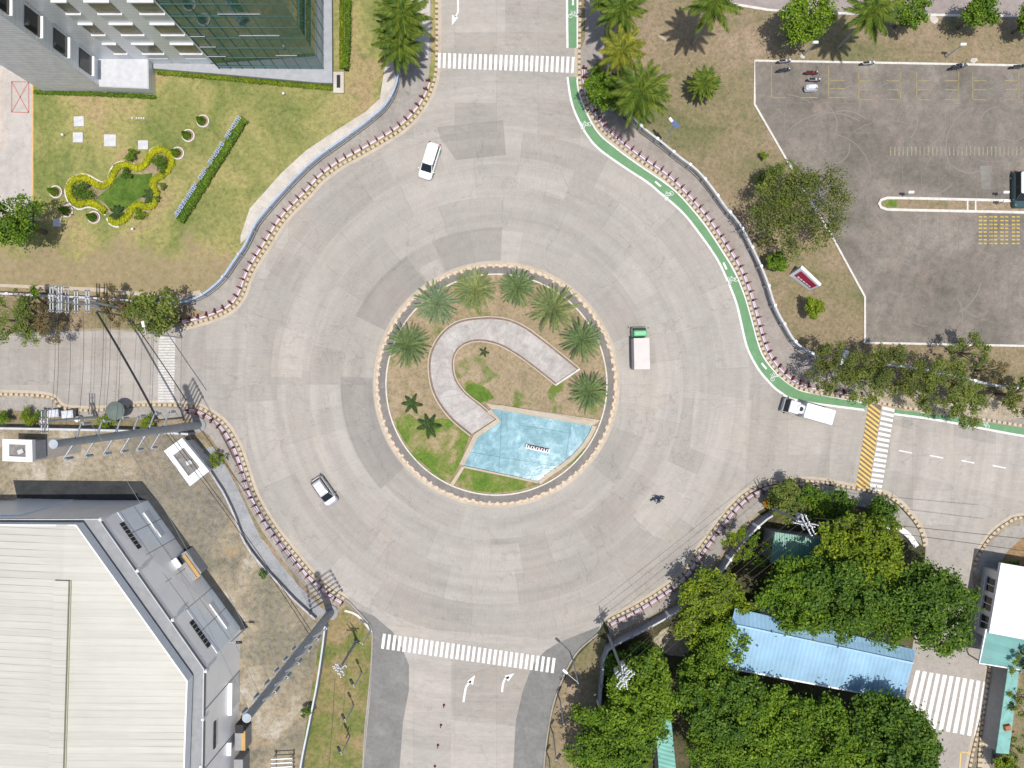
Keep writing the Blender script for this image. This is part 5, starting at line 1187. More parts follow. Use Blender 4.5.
# ---- palms
def frond(V, Fc, base, ang, L, elev, droop, nleaf, ll, lw, rg, fold=.5):
    """rachis with leaflets on both sides"""
    d = np.array([math.cos(ang), math.sin(ang), 0.0]); side = np.array([-d[1], d[0], 0.0]); pts = []
    for k in range(nleaf + 1):
        t = k / nleaf; r = L * t * math.cos(elev * (1 - .5 * t)); z = L * (t * math.sin(elev) - droop * t * t)
        pts.append(base + d * r + np.array([0, 0, z]))
    for k in range(nleaf):
        p = pts[k]; f = pts[k + 1] - p; f = f / (np.linalg.norm(f) + 1e-9); t = (k + .5) / nleaf
        w = ll * math.sin(math.pi * min(1, .12 + t * .85)) ** .6
        for s in (1, -1):
            dirv = side * s * (1 - .45 * t) + f * (.55 + .6 * t) + np.array([0, 0, -fold * rg.uniform(.5, 1.2)]); dirv /= np.linalg.norm(dirv)
            tip = p + dirv * w * rg.uniform(.85, 1.1); i = len(V); o = f * lw
            V += [p - o * .5, p + o * .5, p + dirv * w * .55 + o * .55, tip, p + dirv * w * .5 - o * .4]; Fc.append((i, i + 1, i + 2, i + 3, i + 4))
    i = len(V); sw = side * .035
    for p in pts: V += [p - sw, p + sw]
    for k in range(nleaf): a = i + 2 * k; Fc.append((a, a + 1, a + 3, a + 2))
def palm_mat(name, dark, light, tipc):
    return leaf_mat(name, dark, light, tipc, .25, .8)
L_cyc = palm_mat("cycad_leaf", (0.085, 0.15, 0.05), (0.19, 0.26, 0.11), (0.30, 0.35, 0.17))
L_cyc2 = palm_mat("cycad_leaf_blue", (0.12, 0.19, 0.10), (0.25, 0.33, 0.18), (0.36, 0.42, 0.26))
L_cyc3 = palm_mat("cycad_leaf_tan", (0.13, 0.18, 0.06), (0.26, 0.31, 0.13), (0.38, 0.39, 0.19))
L_vdark = leaf_mat("leaf_very_dark", (0.018, 0.045, 0.012), (0.045, 0.085, 0.018), (0.08, 0.12, 0.03), .2)
L_palm = palm_mat("palm_leaf", (0.05, 0.10, 0.015), (0.13, 0.19, 0.025), (0.24, 0.26, 0.04))
L_palmy = palm_mat("palm_leaf_yellow", (0.10, 0.13, 0.015), (0.22, 0.24, 0.03), (0.34, 0.32, 0.06))
def palm_crown(name, n, L, elevs, droop, nleaf, ll, lw, mat, seed, fold=.5):
    rg = np.random.default_rng(seed); V, Fc = [], []
    for k in range(n):
        e = elevs[0] + (elevs[1] - elevs[0]) * (k / n); a = k * 2.39996 + rg.uniform(-.15, .15)
        frond(V, Fc, np.array([0, 0, 0.0]), a, L * rg.uniform(.85, 1.08), e, droop * rg.uniform(.8, 1.25), nleaf, ll, lw, rg, fold)
    me = bpy.data.meshes.new(name); me.from_pydata([tuple(v) for v in V], [], Fc); me.update(); me.materials.append(mat); return me
def palm(label, px, py, rpx, h, mat, seed, n=20, name="palm_tree", cat="palm", group=None, low=False, lean=None):
    x, y = W(px, py, h); R = rpx * (H - h) / F; root = thing(name, label, cat, (x, y, KH), 0, group)
    if low: me = palm_crown("crown", n, R * 1.14, (1.2, .08), .26, 24, R * .155, .085, mat, seed, .12)
    else: me = palm_crown("crown", n + 6, R * 1.14, (1.2, -.1), .42, 26, R * .30, .15, mat, seed, .65)
    o = bpy.data.objects.new("crown", me); COL.objects.link(o); o.parent = root; o.location = (0, 0, h - KH)
    q = MB(); q.tube((0, 0, -KH), (0, 0, h - KH), .30 if low else .17, .26 if low else .12, 10); q.build("trunk", m_palmbark, root, local=True)
    if not low: q = MB(); q.tube((0, 0, h - KH - 1.2), (0, 0, h - KH + .1), .14, .07, 8); q.build("crownshaft", L_palm, root, local=True)
    return root
for i, (px, py, r, n, mt, lb) in enumerate((
 (437,304,21,46,L_cyc2,"bushy silver green palm on the island, second from the left end of the arc"),
 (475,290,21,50,L_cyc3,"yellowish feathery palm at the top of the island"),
 (518,288,18,42,L_cyc,"compact green palm at the top right of the island"),
 (553,309,24,38,L_cyc3,"largest olive palm on the island's upper right"),
 (582,340,20,38,L_cyc,"dark tipped green palm right of the path's upper end"),
 (589,392,19,40,L_cyc,"green palm at the right side of the island above the pool"),
 (408,345,21,38,L_cyc,"dark green palm at the left side of the island by the curved path"))):
    palm(lb, px, py, r, .9, mt, 100 + i, n + 10, name="bushy_palm", cat="palm", group="bushy palms on the island", low=True)
def fewfrond(label, px, py, rpx, n, seed):
    x, y = W(px, py, .5); R = rpx / 8; root = thing("young_palm", label, "palm", (x, y, KH), 0)
    rg = np.random.default_rng(seed); V, Fc = [], []
    for k in range(n): frond(V, Fc, np.array([0, 0, .3]), k * 6.28 / n + rg.uniform(-.25, .25), R * 1.1, .5, .45, 14, R * .34, .15, rg, .3)
    me = bpy.data.meshes.new("crown"); me.from_pydata([tuple(v) for v in V], [], Fc); me.update(); me.materials.append(L_vdark); o = bpy.data.objects.new("crown", me); COL.objects.link(o); o.parent = root
    q = MB(); q.tube((0, 0, -.1), (0, 0, .32), .09, n=7); q.build("trunk", m_palmbark, root, local=True)
fewfrond("young palm of seven broad fronds on the island's green grass", 429, 426, 12, 7, 1)
fewfrond("small young palm on the island's bare soil above the green grass", 412, 404, 10, 6, 2)
fewfrond("tiny palm seedling inside the curve of the island path", 484, 352, 5, 5, 3)
for i, (px, py, r, h, mt, n, lb) in enumerate((
 (403,16,27,8,L_palm,22,"upper green palm of the group beside the upper left pavement"),
 (400,44,25,7,L_palm,20,"lower green palm of the group beside the upper left pavement"),
 (392,30,18,6,L_palm,16,"palm half hidden between its two neighbours at the upper left pavement"),
 (622,10,24,8,L_palm,20,"green palm cut by the top edge right of the upper crossing"),
 (606,-6,18,7,L_palm,16,"palm mostly outside the top edge beside the cycle lane"),
 (622,52,24,8.5,L_palmy,20,"yellow green palm right of the upper crossing"),
 (640,94,30,9,L_palm,24,"large green palm with arching fronds above the teal fence"),
 (627,100,16,5,L_olive,16,"dull green low palm tucked left of the large green palm"),
 (714,4,27,9.6,L_palm,16,"lone palm at the top edge casting a star shaped shadow on brown grass"),
 (872,12,26,9,L_palm,20,"palm with long pale trunk above the parking lot"),
 (704,84,15,3.0,L_palm,38,"low bushy green palm standing alone on the brown grass"))):
    palm(lb, px, py, r, h, mt, 200 + i, n)

# ------------------------------------------------------------------ flower bed, hedges, planters on the lawn
def hedge_mesh(name, path, w, h, mat, dens, rg, z0=0.0, ls=.09, origin=(0, 0)):
    P_, N_ = [], []
    for (x, y, a) in along(path, .12):
        k = int(dens); u = rg.uniform(-1, 1, k); v = rg.random(k)
        th = u * 1.25; px_, pz_ = np.sin(th) * w / 2, np.cos(th) ** .5 * h
        jj = rg.normal(0, .055, (k, 3)); wob = 1 + .07 * math.sin(x * 5.1 + y * 3.3) + .05 * math.sin(x * 11 - y * 9); px_ = px_ * wob; pz_ = pz_ * (1 + .08 * math.sin(x * 7 + 1.3 * y * 4)); ox = -math.sin(a) * px_; oy = math.cos(a) * px_
        pt = np.stack([x - origin[0] + ox + math.cos(a) * (v - .5) * .15, y - origin[1] + oy + math.sin(a) * (v - .5) * .15, pz_ + z0], 1) + jj
        P_.append(pt); N_.append(np.stack([-math.sin(a) * np.sin(th), math.cos(a) * np.sin(th), np.cos(th) + .3], 1))
    return leaf_mesh(name, np.concatenate(P_), np.concatenate(N_), ls, mat, rg)
def Z(x, y): return (50 + x / 6.4, 120 + y / 6.4)
snake = [Z(*p) for p in ((362,592),(310,550),(250,532),(190,540),(150,510),(130,450),(150,400),(210,372),(260,388),(310,420),(350,425),(392,398),(412,350),(445,302),(500,290),(560,312),(610,298),(642,245),(670,207),(720,192),(770,215),(785,270),(760,325),(712,365),(672,390),(665,430),(690,470),(680,530),(640,560),(580,550),(532,567),(510,610),(470,650),(425,660),(395,640))]
ps = smooth(G(snake), .25); rgs = np.random.default_rng(5)
root = thing("clipped_hedge", "bright yellow green winding hedge around the flower bed on the lawn", "hedge", (*ps[0], KH))
o = bpy.data.objects.new("foliage", hedge_mesh("foliage", ps, .78, .42, leaf_mat("leaf_lime", (0.26, 0.30, 0.01), (0.45, 0.46, 0.014), (0.55, 0.53, 0.03), .2), 34, rgs, 0, .10, ps[0])); COL.objects.link(o); o.parent = root
q = MB(); q.ribbon(ps, -.3, .3, KH, KH + .3); q.build("hedge_core", M("hedge_core_lime", (0.30, 0.32, 0.01), .95), root)  # solid core in the hedge's own lime colour
wl_ = [Z(*p) for p in ((362,612),(300,572),(245,562),(190,575),(130,535),(105,465),(125,395),(180,358),(240,352),(300,382),(345,403),(378,378),(392,330),(425,285),(480,268),(535,282),(578,300),(605,285),(628,230),(655,190),(700,175),(750,183),(785,215),(798,262))]
q = MB(); q.ribbon(smooth(G(wl_), .3), -.09, .09, KH, KH + .16); tag(q.build("bed_edging", m_kerbw), "thin white winding edging outside the yellow hedge bed", "edging")
q = MB(); q.ribbon(smooth(G([Z(*p) for p in ((372,630),(385,665),(430,688),(450,686))]), .3), -.09, .09, KH, KH + .16); tag(q.build("bed_edging", m_kerbw), "short white curved edging at the lower tip of the hedge bed", "edging")
sheet("bed_soil", [Z(*p) for p in ((200,385),(260,420),(340,440),(420,400),(450,330),(500,310),(570,335),(640,300),(690,240),(760,250),(750,310),(680,370),(640,420),(650,500),(600,530),(520,545),(470,620),(420,640),(370,580),(310,535),(230,515),(170,500),(160,430))], m_islesoil, KH + .006)
sheet("bed_grass", [Z(*p) for p in ((300,500),(400,420),(450,345),(520,345),(590,350),(660,340),(650,400),(640,480),(560,510),(500,560),(460,600),(400,590),(350,530))], ground_mat("deep_green_cover", [(0.3, (0.05, 0.10, 0.015)), (0.5, (0.085, 0.15, 0.022)), (0.7, (0.14, 0.19, 0.04))], 0.7, 4.0), KH + .012)
for px, py, r, mt, lb in ((82,190.5,8.5,L_dark,"dark round shrub in the left loop of the hedge bed"),(160.5,163,7.5,L_dark,"dark round shrub in the upper right loop of the hedge bed"),
        (161.5,185.5,4,L_olive,"small brownish ball shrub outside the right side of the hedge bed"),(139,214.5,5,L_yel,"small yellow green ball shrub below the hedge bed"),(127,174,4.5,L_dark,"small dark shrub at the top middle of the hedge bed"),(132,155,5.5,L_mid,"flat green ground cover patch above the hedge bed")):
    tree(lb, px, py, r, 1.2 if r > 5 else .9, mt, 'bush', int(px * 3 + py), name="shrub", cat="shrub", squash=.5)
fewfrond("small spiky palm at the right inside of the hedge bed", 151, 196, 9, 10, 11)
fewfrond("small spiky palm at the lower tip of the hedge bed", 117, 213, 8, 9, 12)
def ring_planter(px, py, label):
    x, y = W(px, py); root = thing("ring_planter", label, "planter", (x, y, KH), 0, "white ring planters on the lawn")
    r = ring_pts(.80, 0, 360, 20, 0, 0); q = MB(); q.ribbon(r, 0, .13, 0, .25, True, True); q.build("ring", m_kerbw, root, local=True)
    q = MB(); q.prism(ring_pts(.68, 0, 360, 20, 0, 0), 0, .08); q.build("soil", M("planter_soil", (0.26, 0.17, 0.12), .95, var=.25), root, local=True)
def topiary(px, py, label, seed):
    x, y = W(px, py); rg = np.random.default_rng(seed); n = 900; hh = 1.25; t = rg.random(n) ** .8; a = rg.random(n) * 6.283; rr = .50 * (1 - t) ** .8 + .03
    pts = np.stack([rr * np.cos(a), rr * np.sin(a), .2 + t * hh], 1); nr = np.stack([np.cos(a), np.sin(a), np.full(n, .6)], 1)
    root = thing("cone_topiary", label, "topiary", (x, y, KH + .08), 0, "cone topiaries in the ring planters")
    o = bpy.data.objects.new("foliage", leaf_mesh("foliage", pts, nr, .10, L_mid, rg)); COL.objects.link(o); o.parent = root
    q = MB(); q.tube((0, 0, 0), (0, 0, .5), .06, n=6); q.build("trunk", m_bark, root, local=True)
for i, (px, py, w) in enumerate(((204,122,"uppermost right of the hedge bed"),(189.5,136.5,"middle one right of the hedge bed"),(179,154,"touching the right tip of the hedge bed"),(57.5,192.5,"left of the hedge bed"),(68.5,211.5,"lower left of the hedge bed"),(95.5,218,"below the hedge bed's left loop"))):
    ring_planter(px, py, "round white ring planter, " + w); topiary(px - 1.5, py, "cone shaped clipped shrub in the ring planter, " + w, i)
for i, (a, b_, c_, d, w) in enumerate(((75,117,85,127,"uppermost left"),(74,133,84,143,"lower left"),(105,135,117,147,"largest, middle"),(139,141,149,150,"rightmost"),(54,219,62,227,"beside the orange drive line"))):
    q = MB(); x0, y1 = W(a, b_); x1, y0 = W(c_, d); q.box(((x0+x1)/2, (y0+y1)/2, KH - .02), (x1-x0, y1-y0, .14), rnd.uniform(-.03, .03), .98)
    q.box(((x0+x1)/2 + .1, (y0+y1)/2, KH + .12), (.25, .08, .03)); tag(q.build("concrete_slab", M("pale_slab_concrete", (0.50,0.50,0.51), .8)), "square pale concrete cover on the lawn, " + w, "concrete slab", "square covers on the lawn")
# letter row with its hedge
hp = G([(245.5,121),(182,222)]); hh = thing("clipped_hedge", "long straight dark green hedge right of the letter row", "hedge", (*hp[0], KH))
o = bpy.data.objects.new("foliage", hedge_mesh("foliage", hp, 1.05, .75, L_mid, 40, rgs, 0, .11, hp[0])); COL.objects.link(o); o.parent = hh
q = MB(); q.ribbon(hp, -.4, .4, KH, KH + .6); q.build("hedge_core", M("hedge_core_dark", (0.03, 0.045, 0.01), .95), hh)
lp = G([(241,120.5),(177.5,218.5)]); sg = thing("letter_row", "long row of small blue and white standing letters along the straight hedge", "sign", (*lp[0], KH))
q = MB(); q.ribbon(lp, -.22, .22, KH, KH + .10); q.build("base", m_grey, sg)
m_lb = M("letter_blue", (0.10, 0.16, 0.34), .5); rl = random.Random(12)
for k, (x, y, a) in enumerate(along(lp, .545)):
    if k in (6, 13, 17): continue
    q = MB(); d = Vector((math.cos(a), math.sin(a))); n = Vector((-d.y, d.x))
    # letters face up the slope: a leaning board cut into two stems and two bars
    def stroke(u0, v0, u1, v1, w=.055):
        A = Vector((x, y)) + d * u0 + n * (v0 - .28); B = Vector((x, y)) + d * u1 + n * (v1 - .28); c = (A + B) / 2
        q.box((c.x, c.y, KH + .45 + (v0 + v1) * .25), ((A-B).length + w, w, .10), math.atan2(B.y-A.y, B.x-A.x))
    stroke(-.16, 0, -.16, .56)
    kinds = rl.choice((0, 1, 2, 3))
    if kinds != 0: stroke(.16, 0, .16, .56)
    for v_ in ((0, .28, .56), (.28,), (0, .56), (.56, .28))[kinds]: stroke(-.16, v_, .16, v_)
    q.build("letter", M("letter_pale_blue", (0.46, 0.52, 0.62), .5), sg)
    q = MB(); q.box((x, y, KH + .1), (.5, .5, .34), a); q.build("letter_back", m_lb, sg)
sn = thing("lawn_sign", "tiny white standing letters alone on the lawn below the office", "sign", (*W(138, 119), KH))
for k, x in enumerate((133.2, 137.6, 140, 142.3, 144.6)):
    q = MB(); wx, wy = W(x, 119); q.box((wx, wy, KH), (.08, .2, .2)); q.box((wx + .07, wy, KH + .1), (.12, .08, .1)); q.build("letter", m_wht, sn)
for px, py, lb in ((65.5,136.5,"tiny white garden light on the lawn left of the square covers"),(285,95.5,"tiny white garden light on the lawn below the glass corner"),(135,230,"small white tap stand on the lawn below the hedge bed")):
    q = MB(); x, y = W(px, py); q.tube((x, y, KH), (x, y, KH + .5), .06, n=8); q.ball((x, y, KH + .55), .16); tag(q.build("garden_light", m_wht), lb, "garden light")
# clipped hedge strips by the office and left of the palms
rgh = np.random.default_rng(8)
for pts, w, h, mt, lb in (([(158,73),(224,79),(320,88),(333,89)],.6,.4,L_yel,"thin yellow green hedge along the foot of the office"),([(36,93),(108,95.5),(156,98)],.45,.3,L_mid,"low green edging hedge below the ribbed office wing"),
        ([(349,-20),(349,40),(347,72)],.75,1.0,L_mid,"dark green hedge running up beside the glass corner"),([(342.5,-20),(342,70)],.5,.25,L_yel,"flat yellowish grass strip hedge beside the glass corner")):
    pp = smooth(G(pts), .5); r_ = thing("clipped_hedge", lb, "hedge", (*pp[0], KH)); o = bpy.data.objects.new("foliage", hedge_mesh("foliage", pp, w, h, mt, 20, rgh, 0, .10, pp[0])); COL.objects.link(o); o.parent = r_
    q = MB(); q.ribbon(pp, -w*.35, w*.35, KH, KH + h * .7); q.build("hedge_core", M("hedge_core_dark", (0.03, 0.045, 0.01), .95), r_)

# ---- signs
sx = thing("maroon_sign", "tilted white sign block with maroon panel on the brown grass near the upper right fence", "sign", (*W(799, 280), KH))
bl_, br_ = Vector(W(789.5, 274)), Vector(W(810, 289)); tl_, tr_ = Vector(W(800.5, 267.5, 2.0)), Vector(W(820, 286, 2.0))
def sq(u, v, off=0.0):
    b0 = bl_.lerp(br_, u); t0 = tl_.lerp(tr_, u); p = b0.lerp(t0, v); n_ = Vector((-(br_-bl_).y, (br_-bl_).x)).normalized() * -1
    return Vector((p.x + n_.x * off, p.y + n_.y * off, KH + 1.9 * v + off * .3))
q = MB(); c8 = [sq(0,0,.3), sq(1,0,.3), sq(1,1,.05), sq(0,1,.05), sq(0,0,-.35), sq(1,0,-.35), sq(1,1,-.35), sq(0,1,-.35)]
for f in ((0,1,2,3),(3,2,6,7),(1,5,6,2),(0,3,7,4),(4,7,6,5),(0,4,5,1)): q.quad([c8[k] for k in f])
bd = q.build("block", M("sign_block_grey", (0.52,0.52,0.55), .7), sx)
q = MB(); q.quad([c8[3] + Vector((0,0,.02)), c8[2] + Vector((0,0,.02)), c8[6] + Vector((0,0,.02)), c8[7] + Vector((0,0,.02))]); q.build("top", m_wht, sx)
def bil(u, v, dz=.03): p = c8[0].lerp(c8[1], u).lerp(c8[3].lerp(c8[2], u), v); return p + Vector((-.5 * dz, -.5 * dz, dz))
q = MB(); q.quad([bil(.12,.30,.12), bil(.92,.30,.12), bil(.92,.88,.12), bil(.12,.88,.12)]); q.build("panel", M("sign_maroon", (0.27, 0.015, 0.04), .6), sx)
q = MB()
for k in range(5): u = .22 + k * .135; q.quad([bil(u,.36,.16), bil(u+.10,.36,.16), bil(u+.10,.44,.16), bil(u,.44,.16)])
q.build("lettering", m_wht, sx)
ps_ = thing("pool_sign", "small white and red standing letter sign in the blue pool", "sign", (*W(536, 447), .16))
a_, b2 = W(526, 445.5), W(549, 450.5); ag = math.atan2(b2[1]-a_[1], b2[0]-a_[0]); dd = Vector((math.cos(ag), math.sin(ag)))
q = MB(); cc_ = (Vector(a_) + Vector(b2)) / 2; q.box((cc_.x, cc_.y, .16), (2.9, .35, .45), ag); q.build("base", M("dark_maroon_base", (0.10, 0.03, 0.045), .7), ps_)
q = MB(); q.box((cc_.x, cc_.y - .24, .16), (3.0, .12, .5), ag); q.box((cc_.x - dd.x*1.42, cc_.y - dd.y*1.42, .16), (.14, .5, .62), ag); q.box((cc_.x + dd.x*1.42, cc_.y + dd.y*1.42, .16), (.14, .5, .62), ag); q.build("frame", m_wht, ps_)
for k in range(8):
    c_ = Vector(a_) + dd * (.32 + k * .325); q = MB(); q.box((c_.x, c_.y + .02, .6), (.10, .3, .3), ag); q.box((c_.x + .08, c_.y + (.1 if k % 2 else -.08), .6), (.14, .09, .3), ag); q.build("letter", m_wht, ps_)
q = MB(); x, y = W(577, 366); 
for k in range(5): q.tube((x - 3.2 + 0*k, y - .9, .4), (x - 3.6 + .25 * k, y - .3 + .12 * (k % 2), .9 + .1 * k), .03, n=4)
# small things on verges
par = thing("parasol", "round grey green parasol standing on the verge below the left road", "parasol", (*W(126, 410), KH))
x, y = W(126, 410); q = MB(); q.lathe((x, y, 2.45), [(1.15, 0), (1.1, .06), (.55, .42), (0, .62)], 20); q.build("canopy", M("parasol_green", (0.13, 0.16, 0.14), .8), par)
q = MB(); q.tube((x, y, KH), (x, y, 2.9), .035, n=6); q.build("pole", m_steel, par)
for px, py, s, lb, mt in ((60,413,.75,"grey covered food cart beside the pole pair on the verge",m_lgrey),(74,414,.8,"pale grey covered cart right of the pole pair on the verge",m_steel)):
    r_ = thing("vendor_cart", lb, "cart", (*W(px, py), KH)); x, y = W(px, py)
    q = MB(); q.box((x, y, KH + .4), (s * 1.5, s * 1.0, .6)); q.build("body", mt, r_)
    q = MB(); q.box((x, y, KH + 1.25), (s * 1.8, s * 1.3, .12), .1, .8); q.build("roof", M("pale_tarp", (0.5,0.52,0.54), .7, var=.25, scale=4), r_)
    for sx_ in (-.45, .45):
        for sy_ in (-.4, .4): q = MB(); q.tube((x + sx_*s*1.3, y + sy_*s, KH + .9), (x + sx_*s*1.3, y + sy_*s, KH + 1.28), .03, n=4); q.build("post", m_steel, r_)
        q = MB(); q.tube((x + sx_*s, y - s*.55, KH + .25), (x + sx_*s, y - s*.48, KH + .25), .25, n=10); q.build("wheel", m_dark, r_)
q = MB(); x, y = W(82, 419); q.lathe((x, y, KH), [(.32, 0), (.36, .3), (.36, .9), (.2, 1.1), (0, 1.15)], 14); tag(q.build("water_drum", m_wht), "round white drum on the verge right of the covered carts", "drum")
pm = thing("metal_rack", "white slatted metal rack by the narrow pale wall at the bottom left", "rack", (*W(286, 760), KH)); x, y = W(286, 760)
for k in range(5): q = MB(); q.box((x, y - 1 + k * .5, 1.6), (2.6, .12, .1), .05); q.build("slat", m_wht, pm)
for k in (-1.1, 1.1): q = MB(); q.box((x + k, y, 1.45), (.12, 2.4, .12)); q.build("beam", m_steel, pm)
for k in (-1.1, 1.1):
    for j in (-1, 1): q = MB(); q.box((x + k, y + j, KH), (.1, .1, 1.4)); q.build("leg", m_steel, pm)
for px, py, a, lb in ((662,38,-.5,"torn pale fallen palm sheath on the brown grass"),(690,62,.9,"thin pale stick lying on the brown grass left of the low palm")):
    q = MB(); x, y = W(px, py); q.box((x, y, KH), (1.1 if a < 0 else .9, .35 if a < 0 else .08, .06), a, .6); tag(q.build("fallen_frond", m_dirt), lb, "fallen frond")
for px, py, s, lb in ((802,57,.5,"pale broken slab beside the lefthand garden lamp"),(933,20,1.1,"pale concrete pad at the upper kerb right of the trees"),(973,61,.7,"pale slab touching the upper kerb of the parking lot")):
    q = MB(); q.prism(blob(*W(px, py), s * .55, s * .5, 0, 9, .2, int(px)), KH, KH + .06); tag(q.build("concrete_slab", m_pale), lb, "concrete slab")
q = MB(); x, y = W(352, 752); q.box((x - .3, y + .8, KH + .4), (.5, 1.9, .08), -.25, .8); tag(q.build("red_banner", M("banner_red", (0.55, 0.05, 0.03), .6)), "narrow red strip banner lying in the lower left grass verge", "banner") if False else None
rb = thing("red_banner", "narrow red banner hanging on a post in the lower left grass verge", "banner", (*W(351, 728), KH)); x, y = W(351, 728)
q = MB(); q.tube((x, y, KH), (x, y, 2.6), .04, n=6); q.build("pole", m_steel, rb)
q = MB(); q.box((x - .25, y - .35, 1.0), (.55, .06, 1.5), 1.1); q.build("cloth", M("banner_red", (0.60, 0.05, 0.03), .6), rb)

# ------------------------------------------------------------------ vehicles
def car(label, px, py, zmid, head, L, Wd, Ht, paintm, kind='mpv', name="parked_car", cat="car", group=None):
    x, y = W(px, py, zmid); root = thing(name, label, cat, (x, y, 0), head, group); hl = L / 2; hw = Wd / 2
    q = MB(); q.stack([(.28, -hl+.12, hl-.15, hw-.08, .3), (.45, -hl, hl-.02, hw, .38), (.75, -hl+.02, hl, hw, .42), (.92, -hl+.06, hl-.12, hw-.03, .42), (1.0, -hl+.12, hl-.3, hw-.09, .4)], 5); q.build("body", paintm, root, local=True)
    xr, xf = -hl + .18, hl - 1.15
    q = MB(); q.stack([(.98, xr, xf + .35, hw-.12, .22), (Ht-.08, xr+.28, xf-.38, hw-.24, .2)], 4); q.build("windows", m_glass, root, local=True)
    q = MB(); q.stack([(Ht-.10, xr+.22, xf-.42, hw-.19, .22), (Ht-.03, xr+.3, xf-.5, hw-.24, .22), (Ht, xr+.45, xf-.62, hw-.36, .22)], 5); q.build("roof", paintm, root, local=True)
    for s in (-1, 1):   # roof pillars
        for pa_, pb_, pr2 in (((xf+.3, s*(hw-.15), .98), (xf-.42, s*(hw-.25), Ht-.08), .05), ((xr+.02, s*(hw-.14), .98), (xr+.28, s*(hw-.25), Ht-.08), .06), ((-.1, s*(hw-.12), .98), (-.12, s*(hw-.235), Ht-.08), .04)):
            q = MB(); q.tube(pa_, pb_, pr2, n=5, cap=False); q.build("pillar", paintm, root, local=True)
        q = MB(); q.ball((xf+.15, s*(hw+.09), 1.02), .12, sq=(.6, 1, .8)); q.build("mirror", paintm, root, local=True)
        q = MB(); q.ball((hl-.16, s*(hw-.3), .72), .16, sq=(.8, 1.1, .5)); q.build("headlight", M("lamp_glass", (0.7,0.72,0.74), .15), root, local=True)
        q = MB(); q.box((-hl+.03, s*(hw-.22), .75), (.08, .26, .18)); q.build("tail_light", M("tail_red", (0.4,0.02,0.02), .3), root, local=True)
        for wx in (-hl + .8, hl - .85):
            q = MB(); q.tube((wx, s*(hw-.2), .33), (wx, s*(hw+.01), .33), .33, n=14); wq = q.build("wheel", m_dark, root, local=True)
            q = MB(); q.tube((wx, s*(hw-.02), .33), (wx, s*(hw+.025), .33), .19, n=10); q.build("rim", m_steel, wq, local=True)
    if kind == 'rack':
        for s in (-1, 1): q = MB(); q.tube((xr+.45, s*(hw-.28), Ht+.06), (xf-.6, s*(hw-.28), Ht+.06), .025, n=5); q.build("roof_rail", m_dark, root, local=True)
        q = MB(); q.box((-.2, 0, Ht-.01), (.03, hw*1.4, .03)); q.box((-1.0, 0, Ht-.01), (.03, hw*1.4, .03)); q.build("roof_seam", m_grey, root, local=True)
    return root
def car_paint(name, col, metal=0.0): m = M(name, col, .35, metal, .04, coat=.5); return m
def hdg(dx, dy): return math.atan2(-dy, dx)
car("white van driving down into the roundabout from the upper road", 429.5, 160.5, .9, hdg(-11, 35), 4.6, 1.76, 1.75, car_paint("white_car_paint", (0.78,0.79,0.80)), name="white_van", cat="van")
car("silver hatchback with roof rails on the left side of the roundabout", 324, 491.5, .9, hdg(14, 20), 4.0, 1.70, 1.6, car_paint("silver_car_paint", (0.42,0.42,0.45), .3), 'rack', name="silver_car")
car("dark green van with white roof cut by the right edge of the parking lot", 1022, 189, 1.0, hdg(0, 1), 4.6, 1.85, 1.9, car_paint("dark_green_paint", (0.03,0.07,0.075)), name="green_van", cat="van")
q = MB(); x, y = W(1022, 187, 1.95); q.stack([(1.88, x-.72, x+.72, 1.35, .2), (1.96, x-.66, x+.66, 1.3, .2)], 4)
o_ = [o for o in bpy.data.objects if o.name.startswith("green_van")][0]
q2 = MB(); q2.stack([(1.88, -1.9, .75, .70, .2), (1.96, -1.8, .62, .62, .2)], 4); q2.build("white_roof_panel", m_wht, o_, local=True)
